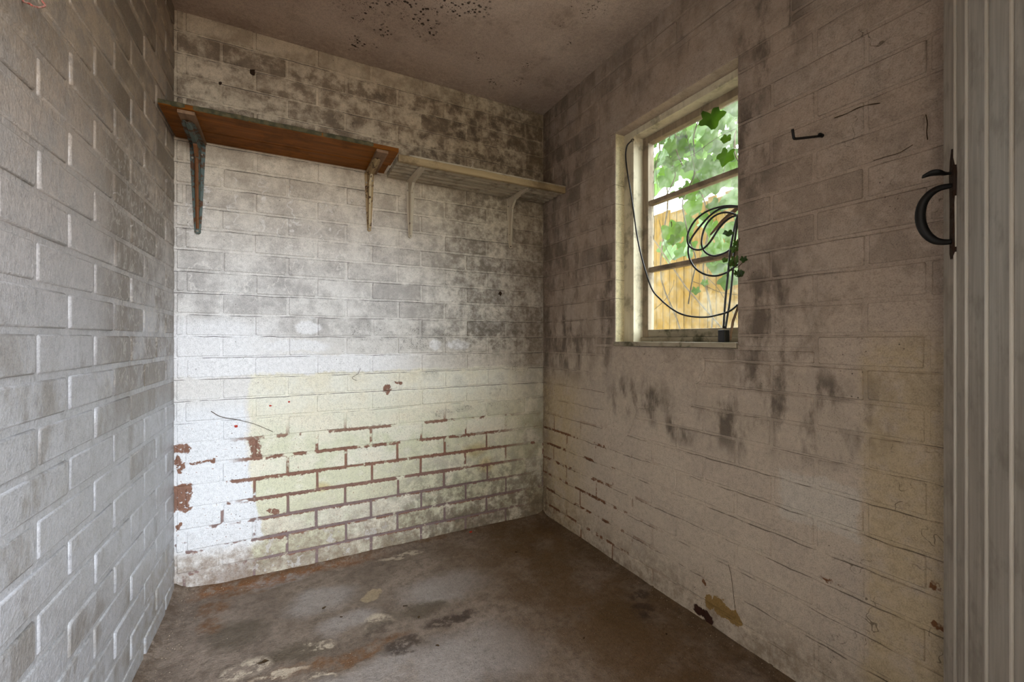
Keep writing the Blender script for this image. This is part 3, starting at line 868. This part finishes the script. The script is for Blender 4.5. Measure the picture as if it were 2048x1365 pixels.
for cx_, w_ in ((.078, .05), (.738, .048)):
    MB().box(cx_ - w_ / 2, cx_ + w_ / 2, -.268, -.008, -.012, 0, .0015).build('cleat', MAT['cleat'], sh)
S2 = 1.776
s2 = empty('slatted_shelf', (.81, 0, S2)); tag(s2, 'pale painted slatted shelf running into the right-hand corner', 'shelf')
for i in range(5):
    y1 = -.006 - i * .0425
    MB().box(0, W - .81 - .006, y1 - .028, y1, 0, .025, .003).build('slat', MAT['slat'], s2)
recalc(irregular_board(.002, W - .81 - .008, -.236, -.2185, -.004, .026, .0009, seed=8).build('front_rail', MAT['rail'], s2))
MB().box(.05, W - .81 - .003, -.232, -.004, .0262, .0335, .001).build('top_board', MAT['slat'], s2)

def bracket(name, x, ztop, zbot, reach, w0, mat, spine, label, drop=0.0, screws=True, group=None):
    """pressed steel shelf bracket: a wall leg and a shelf arm, both tapered with a raised spine, and the bend between"""
    b = empty(name, (x, 0, ztop)); tag(b, label, 'bracket', group)
    Lg = ztop - zbot; off = -.0035
    def strip(fr, nm, mt):
        # fr(t) -> centre, side, up(normal), width, ridge height
        vs = []; fs = []; N = 12
        for i in range(N + 1):
            c, sd, nr_, w, h = fr(i / N)
            for a, b_ in ((-.5, 0), (-.24, .05), (-.13, 1), (.13, 1), (.24, .05), (.5, 0), (.5, -.0), (-.5, -.0)):
                bb = nr_ * (h * b_)
                if (a, b_) in ((.5, -.0), (-.5, -.0)): pass
                vs.append(c + sd * (a * w) + bb)
        for k in range(N):
            for j in range(5):
                fs.append((k * 8 + j, k * 8 + j + 1, (k + 1) * 8 + j + 1, (k + 1) * 8 + j))
        o = MB().add(vs, fs).build(nm, mt, b)
        md = o.modifiers.new('thick', 'SOLIDIFY'); md.thickness = .0018; md.offset = 0
        return o
    X = Vector((1, 0, 0))
    def leg(t):
        w = w0 * (1 - t) ** .8 * .62 + w0 * .40
        h = .020 * (1 - t) ** 1.3 + .005
        return Vector((0, off, -Lg * t)), X, Vector((0, -1, 0)), w, h
    def arm(t):
        w = w0 * (1 - t) ** .8 * .25 + w0 * (.72 if t < .96 else .45)
        h = .020 * (1 - t) ** 1.3 + .004
        return Vector((0, off - reach * t, -.0035)), X, Vector((0, 0, -1)), w, h
    strip(leg, 'wall_leg', mat); strip(arm, 'shelf_arm', mat)
    # bend: gusset filling the inside of the corner along the spine
    k = .034; wv = w0 * .13
    v = []
    for sx in (-wv, wv):
        v += [(sx, off - .002, -.004), (sx, off - .024, -.0245 - k), (sx, off - .0245 - k, -.024), (sx, off - .002, -.03 - k), (sx, off - .03 - k, -.004)]
    g = MB().add(v, [(0, 3, 1, 2, 4), (5, 9, 7, 6, 8), (1, 6, 7, 2), (3, 8, 6, 1), (2, 7, 9, 4)]).build('bend', spine, b)
    recalc(g)
    # rounded foot with its fixing, and rust-coloured spine
    wv = w0 * .09
    sp = MB().tube([(0, off - .026 + .012 * 0, -.03 - k), (0, off - .0225, -Lg * .35), (0, off - .012, -Lg * .7), (0, off - .0055, -Lg * .97)], [w0 * .13, w0 * .125, w0 * .12, w0 * .11], 6).build('spine', spine, b)
    MB().tube([(0, .0, -Lg), (0, off - .004, -Lg)], w0 * .21, 10).build('foot', mat, b)
    if screws:
        pos = [(-w0 * .3, -Lg * .17), (w0 * .3, -Lg * .12), (0, -Lg * .995)]
        for sx, sz in pos:
            MB().tube([(sx, off, sz), (sx, off - .006 if sz > -Lg * .9 else off - .0075, sz)], .0042, 8).build('screw', MAT['screw'], b)
    return b
bracket('shelf_bracket', .073, SH - .012, 1.432, .215, .052, MAT['br_green'], MAT['br_rust'], 'dark green and rusty shelf bracket, longest, beside the left wall')
bracket('shelf_bracket', .7295, SH - .012, 1.518, .20, .042, MAT['br_tan'], MAT['br_cream'], 'flaking cream shelf bracket under the right end of the brown shelf')
bracket('shelf_bracket', .923, S2 - .0005, 1.508, .215, .044, MAT['br_white'], MAT['br_white'], 'paint-covered shelf bracket under the left part of the slatted shelf')
bracket('shelf_bracket', 1.476, S2 - .0005, 1.512, .205, .046, MAT['br_white'], MAT['br_white'], 'paint-covered shelf bracket nearest the right-hand corner')

# ------------------------------------------------------------------ cables, plug and sticks in the window reveal
def cA(x, y, X):  # crop of the survey around the lower panes
    return at(1280 + .227 * x, 390 + .227 * y, 0, X)
def rel(o, pts):
    return [Vector(p) - o.location for p in pts]
co = empty('cable_coil', tuple(at(1452, 684, 0, 1.742))); tag(co, 'black cable looped in a coil before the window panes, ending in a plug', 'cable')
CR = .0036
loops = [
    [(1010, 150, 1.716), (930, 110, 1.714), (855, 100, 1.713), (740, 100, 1.713), (600, 140, 1.713), (490, 220, 1.714), (430, 320, 1.715), (418, 400, 1.716), (440, 458, 1.717), (500, 485, 1.718), (560, 472, 1.719), (620, 412, 1.72), (680, 318, 1.721), (740, 245, 1.722), (820, 190, 1.723), (930, 170, 1.723)],
    [(1010, 170, 1.728), (930, 125, 1.728), (855, 108, 1.727), (720, 118, 1.727), (620, 180, 1.726), (520, 290, 1.726), (450, 390, 1.725), (425, 480, 1.724), (440, 570, 1.723), (490, 650, 1.722), (570, 700, 1.721), (660, 715, 1.72), (740, 695, 1.719), (800, 660, 1.718), (900, 580, 1.717), (960, 480, 1.716)],
    [(940, 330, 1.735), (905, 250, 1.735), (855, 190, 1.735), (820, 166, 1.735), (740, 155, 1.735), (650, 190, 1.735), (580, 270, 1.734), (547, 370, 1.733), (545, 450, 1.732), (580, 510, 1.731), (650, 540, 1.73), (730, 520, 1.729), (790, 485, 1.728), (850, 420, 1.727), (910, 340, 1.726)],
]
for lp_ in loops:
    MB().tube(rel(co, spline([cA(*p) for p in lp_], 5)), CR, 8).build('cable_loop', MAT['cable'], co, True)
runs = [
    [(880, 150, 1.709), (850, 220, 1.709), (820, 350, 1.709), (797, 480, 1.709), (785, 600, 1.709), (770, 750, 1.711), (750, 950, 1.716), (735, 1175, 1.722)],
    [(870, 200, 1.742), (838, 380, 1.742), (825, 600, 1.742), (806, 800, 1.742), (790, 950, 1.742), (772, 1060, 1.736), (752, 1180, 1.728)],
]
for rn in runs:
    MB().tube(rel(co, spline([cA(*p) for p in rn], 5)), CR, 8).build('cable_run', MAT['cable'], co, True)
pc = cA(737, 1230, 1.725) - co.location
zb_ = .9935 - co.location.z
pg = MB().box(pc.x - .014, pc.x + .014, pc.y - .013, pc.y + .013, zb_, zb_ + .043, .003).build('plug', MAT['cable'], co)
for dx in (-.006, .006):
    MB().tube([(pc.x + dx, pc.y + .012, zb_ + .022), (pc.x + dx, pc.y + .021, zb_ + .022)], .0016, 6).build('pin', MAT['screw'], pg)

def cB(x, y, X): return at(1080 + .3077 * x, 200 + .3077 * y, 0, X)
dp = [cB(600, 262, 1.742), cB(588, 272, 1.738), cB(565, 300, 1.735), cB(557, 360, 1.733)] + [cB(x, y, 1.732) for x, y in ((565, 450), (585, 570), (605, 700), (630, 880), (665, 1040))]
dp += [cA(x, y, X) for x, y, X in ((100, 820, 1.730), (180, 920, 1.728), (260, 990, 1.725), (350, 1045, 1.721), (450, 1072, 1.716), (580, 1078, 1.710), (700, 1055, 1.702), (790, 1025, 1.700), (862, 968, 1.700))]
dc = empty('drooping_cable', tuple(dp[0])); tag(dc, 'single black cable sagging in a long curve across the window', 'cable')
MB().tube(rel(dc, spline(dp, 5)), .0034, 8).build('cable', MAT['cable'], dc, True)
MB().box(-.004, .006, -.006, .006, -.005, .005, .001).build('clip', MAT['screw'], dc)

def stick(name, pts, radii, mat, label, cat):
    pts = [Vector(p) for p in pts]
    o = MB().tube([p - pts[-1] for p in pts], radii, 7).build(name, mat, None, False)
    o.location = pts[-1]; tag(o, label, cat); return o
stick('broken_stick', [cA(930, 60, 1.758), cA(800, 165, 1.758), cA(720, 240, 1.758), cA(620, 352, 1.758)], [.006, .0075, .007, .0035], MAT['stick'], 'short weathered brown stick slanting behind the cable coil', 'stick')
stick('bare_twig', [cA(905, 900, 1.745), cA(868, 975, 1.745), cA(818, 1120, 1.745), cA(803, 1210, 1.745), cA(795, 1283, 1.745)], [.0035, .004, .0045, .0045, .004], MAT['stick'], 'grey bare twig standing on the sill beside the plug', 'twig')
ck = at(1343.5, 449, 0, GX3 - .003)
o = MB().tube(rel(type('q', (), {'location': ck})(), spline([ck + Vector((0, 0, .012)), ck + Vector((-.001, .001, .009)), ck, ck + Vector((0, .0015, -.011))], 3)), [.0012, .002, .0024, .0024, .0022, .0022, .002, .0018, .0016, .0012], 6).build('cocoon', MAT['dead'])
o.location = ck; tag(o, 'tiny brown cocoon hanging on the middle window pane', 'cocoon')

# ------------------------------------------------------------------ ivy
def leaf_mesh(seed, mat):
    rg = random.Random(seed)
    fold = rg.uniform(.08, .30); curl = rg.uniform(-.30, .25); k5 = rg.uniform(.05, .11); wd = rg.uniform(.92, 1.08)
    def P3(x, y): return (x * wd, -y, fold * abs(x) + curl * y * y * .5 + .04 * math.sin(9 * x + 7 * y))
    N = 24; cy_ = .36; vs = [P3(0, cy_)]; fs = []
    for q in (.55, 1.0):
        for i in range(N):
            t = 2 * math.pi * i / N                      # 0 = tip, pi = stalk
            r = .50 + k5 * math.cos(5 * t) + .05 * math.cos(t) - .20 * math.exp(-((abs(t - math.pi)) / .26) ** 2)
            r *= 1 + .03 * math.sin(13 * t + seed)
            vs.append(P3(q * r * math.sin(t) * .98, cy_ + q * r * math.cos(t)))
    for i in range(N):
        j = (i + 1) % N
        fs += [(0, 1 + i, 1 + j), (1 + i, 1 + N + i, 1 + N + j, 1 + j)]
    me = bpy.data.meshes.new('leaf'); me.from_pydata(vs, [], fs)
    for p in me.polygons: p.use_smooth = True
    me.materials.append(mat); me.update(); return me
LV = {k: [leaf_mesh(i * 7 + j, MAT[k]) for i in range(5)] for j, k in enumerate(('leaf', 'leafdark', 'leafpale'))}
def put_leaf(parent, p, size, kind, face=None, spread=.6, rg=random):
    o = bpy.data.objects.new('leaf', rg.choice(LV[kind])); COL.objects.link(o); o.parent = parent
    nrm = Vector(face or (-1, -.25, .25)) + Vector((rg.uniform(-1, 1), rg.uniform(-1, 1), rg.uniform(-1, 1))) * spread
    nrm.normalize()
    down = Vector((rg.uniform(-.5, .5), rg.uniform(-.7, .7), -1)); down = (down - nrm * down.dot(nrm)).normalized()
    yv = -down; xv = yv.cross(nrm).normalized()
    M = Matrix((xv, yv, nrm)).transposed().to_4x4()
    o.matrix_basis = Matrix.Translation(Vector(p) - parent.location) @ M @ Matrix.Diagonal((size, size, size, 1))
    return o
rg = random.Random(11)
# bearing of the window seen from inside widens outwards; foliage fills that wedge and beyond it on both sides
iv = empty('ivy_vine', (2.0, -.55, -.125)); tag(iv, 'ivy hanging close outside the window, its green leaves filling the top pane', 'ivy')
def wedge(x, t): return CAM.y + (x - CAM.x) * t
def zlevel(x, t, py):  # height seen at image row py
    d = (x - CAM.x) * math.sin(YAW) + (wedge(x, t) - CAM.y) * math.cos(YAW)
    return CAM.z + (679 - py) / FPX * d
stems = []
for k in range(7):
    x = rg.uniform(1.92, 2.15); y0 = wedge(x, .64 + .065 * k + rg.uniform(-.03, .03))
    p = [(x, y0 + rg.uniform(-.03, .03), 2.55 if k else 2.6)]
    z = 2.5
    zend = rg.uniform(1.55, 1.9) if k > 2 else rg.uniform(1.15, 1.4)
    while z > zend:
        z -= .09; q = p[-1]; p.append((q[0] + rg.uniform(-.02, .02), q[1] + rg.uniform(-.045, .045), z))
    stems.append(p)
    MB().tube(rel(iv, spline(p, 3)), .0028, 5).build('stem', MAT['stem'], iv, True)
trunk = [(1.95, -1.28, -.12), (1.96, -1.27, .6), (1.95, -1.30, 1.2), (1.97, -1.27, 1.8), (2.0, -1.2, 2.45), (2.02, -.8, 2.56), (2.03, -.3, 2.58)]
MB().tube(rel(iv, spline(trunk, 5)), .012, 7).build('trunk', MAT['stem'], iv, True)
for i in range(125):
    x = rg.uniform(1.90, 2.25); t = rg.uniform(.66, 1.08)
    top = rg.random()
    py = rg.uniform(120, 400) if t < 1.2 else 300
    if t > .86 and py > 330: py -= 120
    if t < .76: py = rg.uniform(120, 560)
    put_leaf(iv, (x, wedge(x, t), zlevel(x, t, py)), rg.uniform(.055, .10), 'leaf', rg=rg)
# survey: the single leaves that stand out in front
for px, py, sz, kd, X in ((1420, 222, .088, 'leafdark', 1.80), (1386, 290, .045, 'leafdark', 1.86), (1380, 322, .07, 'leaf', 1.87), (1455, 270, .035, 'leafdark', 1.795), (1458, 300, .06, 'leafdark', 1.79), (1352, 333, .035, 'leaf', 1.87), (1432, 345, .09, 'leaf', 1.9), (1405, 425, .04, 'leafpale', 1.95), (1335, 448, .10, 'leafpale', 2.1), (1365, 440, .11, 'leafpale', 2.15), (1350, 470, .06, 'leaf', 2.0), (1440, 400, .07, 'leaf', 1.95), (1392, 575, .035, 'leaf', 1.9), (1410, 560, .03, 'leaf', 1.92)):
    put_leaf(iv, at(px, py, 0, X), sz, kd, (-1, -.5, .15), .25, rg)
for pts_ in ([(1345, 322), (1385, 310), (1420, 285), (1445, 270), (1470, 258)], [(1370, 262), (1378, 290), (1385, 320), (1392, 350), (1400, 362)], [(1450, 300), (1450, 330), (1445, 350)], [(1306, 300), (1312, 330), (1306, 350), (1309, 380), (1306, 420), (1310, 450), (1305, 500), (1308, 530)], [(1330, 290), (1318, 310), (1312, 340), (1316, 380)], [(1308, 620), (1330, 600), (1345, 575), (1348, 560)], [(1385, 563), (1410, 572), (1440, 585), (1475, 590)], [(1400, 545), (1430, 570), (1450, 600), (1475, 640)], [(1318, 440), (1330, 490), (1345, 520)]):
    MB().tube(rel(iv, spline([at(x, y, 0, GX3 + .012) for x, y in pts_], 3)), .0011, 5).build('tendril', MAT['stem'], iv)

cr = empty('garden_creeper', (2.8, .3, -.125)); tag(cr, 'pale leafy creeper further off above the timber fence', 'creeper')
for k in range(4):
    x = 2.75 + .1 * k; y0 = -.3 + .4 * k; p = [(x, y0, -.12)]
    for i in range(9): p.append((x + rg.uniform(-.05, .05), y0 + rg.uniform(-.12, .12), .2 + i * .31))
    MB().tube(rel(cr, spline(p, 3)), .006, 6).build('stem', MAT['stem'], cr, True)
for i in range(210):
    x = rg.uniform(2.35, 3.15); t = rg.uniform(.62, 1.12)
    py = rg.uniform(100, 420)
    if t > .84 and 360 < py: py -= 130
    if rg.random() < .16: t = rg.uniform(.5, .8); py = rg.uniform(420, 560)
    if rg.random() < .06: t = rg.uniform(.8, .92); py = rg.uniform(440, 500)
    put_leaf(cr, (x, wedge(x, t), zlevel(x, t, py)), rg.uniform(.09, .17), 'leafpale', rg=rg)

spr = empty('ivy_sprig', tuple(cA(850, 700, 1.70))); tag(spr, 'small ivy sprig poking into the room past the cable coil', 'ivy')
for pts_ in ([(880, 380), (850, 470), (835, 560), (850, 640), (900, 600), (945, 565)], [(835, 560), (800, 640), (850, 720), (905, 712)]):
    MB().tube(rel(spr, spline([cA(x, y, 1.684) for x, y in pts_], 4)), .0012, 5).build('stem', MAT['stem'], spr)
for x, y, sz, X in ((775, 345, .032, 1.692), (845, 480, .026, 1.69), (835, 575, .03, 1.688), (800, 612, .026, 1.688), (850, 695, .026, 1.684), (915, 575, .022, 1.680), (872, 702, .022, 1.680), (760, 588, .018, 1.69), (845, 430, .022, 1.69)):
    put_leaf(spr, cA(x, y - 30, X), sz, 'leafdark', (-.8, -.8, .2), .4, rg)

# ------------------------------------------------------------------ outside: paling fence, bare cane, an added light-blocking wall beside the door
FXX = 3.3
fe = empty('paling_fence', (FXX, .5, -.125)); tag(fe, 'yellow vertical board fence seen through the lower panes', 'fence')
pm = []
for i in range(4):
    rr = random.Random(i); m = MB()
    b = MB().box(-.009, .009, -.0355, .0355, 0, 2.22 + rr.uniform(-.02, .02), .002)
    me = bpy.data.meshes.new('paling'); me.from_pydata(b.v, [], b.f); me.materials.append(MAT['paling']); me.update(); pm.append(me)
y = -1.3
while y < 2.3:
    o = link('paling', rg.choice(pm), fe); o.location = (rg.uniform(-.003, .003), y - .5, 0); o.rotation_euler = (0, 0, rg.uniform(-.03, .03)); y += .0745
for z in (.35, 1.05, 1.78):
    MB().box(.012, .05, -1.85, 1.85, z, z + .08).build('rail', MAT['paling'], fe)
for yy in (-1.4, .2, 1.7):
    MB().box(.05, .13, yy - .05, yy + .05, 0, 1.9).build('post', MAT['paling'], fe)
cn = [at(1313, 487, 0, 2.5), at(1372, 575, 0, 2.42), at(1440, 652, 0, 2.35)]
dirn = (cn[-1] - cn[0]).normalized()
low = cn[-1] + dirn * ((cn[-1].z + .12) / -dirn.z)
stick('bare_cane', [cn[0] - dirn * .5, cn[0], cn[1], cn[2], low], .0045, MAT['stem'], 'thin straight cane leaning outside the window in front of the fence', 'cane')
ho = MB().box(-.6, .02, -9.0, FRONT_Y - .14, -.13, 3.6).build('wall_light_block', MAT['render'])  # added out of view to keep daylight off the right side of the room
tag(ho, 'added unseen wall outside the doorway, blocking light to the right side', kind='structure')

# ------------------------------------------------------------------ small things on the walls
hp = at(1645, 272, 0, W)
def on_y(px, py, yv): return at(px, py, 1, yv)
b1 = on_y(1588, 278, hp.y - .002); 
hk = MB().tube([p - hp for p in spline([hp + Vector((.008, 0, 0)), hp, hp + (b1 - hp) * .5, hp + (b1 - hp) * .92, b1 + Vector((0, 0, .002)), b1 + Vector((-.003, 0, .008)), b1 + Vector((-.005, .001, .024))], 4)], .0035, 8).build('hook_bar', MAT['iron'])
hroot = empty('wall_hook', tuple(hp)); tag(hroot, 'black L-shaped iron hook in the wall right of the window', 'hook')
hk.parent = hroot
for q in (.012, .006, .001):
    MB().tube([(-q, 0, 0), (-q - .003, 0, 0)], .0052, 8).build('thread', MAT['iron'], hroot)

def flat_wire(name, pts, r, mat, label, cat, group=None):
    pts = spline(pts, 4); c = pts[0].copy()
    o = MB().tube([p - c for p in pts], r, 5).build(name, mat); o.location = c
    tag(o, label, cat, group); return o
RW = W - .0018
flat_wire('dried_root', [at(x, y, 0, RW) for x, y in ((1669, 236), (1692, 228), (1715, 216.5), (1737, 210), (1760, 206.5))], [.0011 + .0004 * math.sin(i) for i in range(17)], MAT['dead'], 'dried root stuck to the wall above the L-shaped hook', 'root')
def cC(x, y): return at(1470 + .3077 * x, .3077 * y, 0, RW)
flat_wire('dried_root', [cC(900, 1045), cC(980, 1020), cC(1060, 998), cC(1110, 970), cC(1155, 942)], .0008, MAT['dead'], 'thin dried root running along a brick joint just above the door latch', 'root')
flat_wire('dried_root', [cC(1240, 745), cC(1250, 800), cC(1246, 860), cC(1252, 908)], .0010, MAT['dead'], 'short upright dried root in a brick joint near the top of the door latch', 'root')
flat_wire('dried_root', [at(x, y, 0, RW) for x, y in ((1457, 1130), (1462, 1150), (1466, 1180), (1470, 1218))], .0008, MAT['dead'], 'thin dark root hanging above the peeled paint patch', 'root')
BY = -.0016
def cD(x, y): return at(340 + .381 * x, 480 + .381 * y, 1, BY - .001)
flat_wire('bare_twig', [cD(215, 900), cD(270, 930), cD(370, 948), cD(450, 970), cD(540, 1008)], [.0013] * 9 + [.0009] * 8, MAT['dead'], 'thin dry twig clinging to the whitewashed back wall beside a red flake', 'twig')
flat_wire('dried_root', [cD(1000, 675), cD(985, 705), cD(955, 725), cD(980, 740)], .0009, MAT['dead'], 'small curled dried root in the middle of the back wall', 'root')
def flake(name, c, nrm, size, mat, label, cat, group=None, seed=0, tilt=.3):
    r_ = random.Random(seed); n = 7; vs = [(0, 0, size * .12)]
    for i in range(n):
        a = 2 * math.pi * i / n; q = size * r_.uniform(.6, 1.15)
        vs.append((q * math.cos(a), q * .62 * math.sin(a), size * r_.uniform(-.05, .28)))
    vs += [(x * .95, y * .95, z - .0012) for x, y, z in vs]
    fs = [(0, 1 + i, 1 + (i + 1) % n) for i in range(n)] + [(8, 9 + (i + 1) % n, 9 + i) for i in range(n)]
    fs += [(1 + i, 9 + i, 9 + (i + 1) % n, 1 + (i + 1) % n) for i in range(n)]
    o = MB().add(vs, fs).build(name, mat)
    o.location = c; o.rotation_mode = 'QUATERNION'
    o.rotation_quaternion = Vector(nrm).to_track_quat('Z', 'Y')
    tag(o, label, cat, group); return o
flake('red_flake', at(472, 853, 1, -.003), (0, -1, .1), .009, MAT['red'], 'largest red flake, below the dry twig on the white wall', 'flake', 'red flakes on the back wall', 1)
flake('red_flake', at(541, 812, 1, -.003), (0, -1, .1), .006, MAT['red'], 'small red flake on the back wall, left of two side by side', 'flake', 'red flakes on the back wall', 2)
flake('red_flake', at(578, 804, 1, -.003), (0, -1, .1), .006, MAT['red'], 'small red flake on the back wall, right of two side by side', 'flake', 'red flakes on the back wall', 3)
for i, (px, py, sz, lb) in enumerate(((506, 145, .010, 'dark mud nest blob between brick courses above the brown shelf, the largest'), (441, 166, .0055, 'small dark mud blob above the left part of the brown shelf'), (1000, 587, .008, 'dark mud blob on the back wall near the right-hand corner'))):
    c = at(px, py, 1, -.001)
    bm = bmesh.new(); bmesh.ops.create_icosphere(bm, subdivisions=2, radius=sz)
    for v in bm.verts:
        v.co += v.co.normalized() * sz * .9 * mnoise.noise(v.co * 160 + Vector((i, 0, 0))); v.co.y *= .5; v.co.z *= 1.15 + .2 * i
    me = bpy.data.meshes.new('mud_nest'); bm.to_mesh(me); bm.free()
    o = link('mud_nest', me, None, MAT['mud']); o.location = c; tag(o, lb, 'mud nest', 'mud nests on the back wall')
# red and white wire at the top of the left wall
def lw(px, py, off=.012):
    d = ray(px, py); k = math.tan(LEFT_ROT); t = (k * CAM.y - CAM.x + off) / (d.x - k * d.y); return CAM + d * t
flat_wire('wire_loop', [lw(46, -6, .0), lw(47, 3, .004), lw(60, 8, .02), lw(66, 12, .022), lw(78, 15, .02), lw(90, 11, .016), lw(84, 2, .01), lw(82, -8, .0)], .0016, MAT['redwire'], 'loop of faded red and white wire at the top of the left wall', 'wire')
sp_ = at(946, 327, 1, -.238)
flat_wire('string_end', [sp_ + Vector((-.002, .004, .012)), sp_ + Vector((0, 0, .006)), sp_, sp_ + Vector((-.003, -.001, -.012)), sp_ + Vector((-.008, .0005, -.02))], .0011, MAT['string'], 'short end of white string hanging over the slatted shelf front rail', 'string')
# scraps and grit on the floor
def fz(x, y):
    return .004 * mnoise.noise(Vector((x * 3, y * 3, 0))) + .0022 * mnoise.noise(Vector((x * 14, y * 14, 2))) - .004
SCR = ((527, 1326, .016, 'largest dark scrap of dead leaf, nearest the front on the floor'), (810, 1211, .011, 'upright dark leaf scrap at the centre of the floor, beside the brown stain'),
       (648, 1214, .008, 'small leaf scrap on the pale grey floor patch, left of its pair'), (683, 1232, .006, 'tiny leaf scrap on the pale grey floor patch, right of its pair'),
       (838, 1234, .009, 'small leaf scrap just right of the floor pit'), (1033, 1104, .009, 'small leaf scrap on the floor nearest the far corner'),
       (875, 1291, .007, 'small leaf scrap at the front middle of the floor'), (1168, 1275, .006, 'small leaf scrap alone on the brown right half of the floor'),
       (1333, 1268, .007, 'small leaf scrap on the floor nearest the peeled wall patch'))
for i, (px, py, sz, lb) in enumerate(SCR):
    p = at(px, py, 2, 0); p.z = fz(p.x, p.y) + .0018
    flake('dead_leaf', p, (U(-.2, .2), U(-.2, .2), 1), sz, MAT['dead'], lb, 'leaf', 'dead leaf scraps on the floor', 20 + i)
flake('red_flake', Vector((at(941, 1066, 1, -.03).x, -.03, .006)), (0, -.5, 1), .012, MAT['red'], 'dark red scrap on the floor against the foot of the back wall', 'flake', None, 44)
g = MB(); r2 = random.Random(5)
for i in range(1500):
    e = r2.random()
    if e < .4: x = r2.uniform(.02, W - .02); y = -abs(r2.gauss(.03, .035)) - .012
    elif e < .65: x = W - .012 - abs(r2.gauss(.015, .03)); y = r2.uniform(-1.5, -.02)
    elif e < .75: x = .03 + abs(r2.gauss(.01, .03)); y = r2.uniform(-.6, -.02)
    else: x = r2.uniform(.1, W - .1); y = r2.uniform(-1.4, -.05)
    s = r2.uniform(.0008, .0028); dl, db, dr = x, -y, W - x
    z = fz(x, y) + .022 * max(0, 1 - dl / .05) ** 1.6 + .016 * max(0, 1 - db / .05) ** 1.6 + .014 * max(0, 1 - dr / .04) ** 1.6 + .018 * max(0, 1 - math.hypot(dl, db) / .14)
    a = r2.uniform(0, 6.28)
    v = [(x + s * math.cos(a + k * 2.094), y + s * math.sin(a + k * 2.094), z - .0004) for k in range(3)] + [(x + r2.uniform(-s, s) * .4, y, z + s * r2.uniform(.6, 1.2))]
    g.add(v, [(0, 2, 1), (0, 1, 3), (1, 2, 3), (2, 0, 3)])
go = g.build('floor_grit', MAT['grit']); tag(go, 'loose grit and crumbs scattered over the concrete floor', 'grit', kind='stuff')
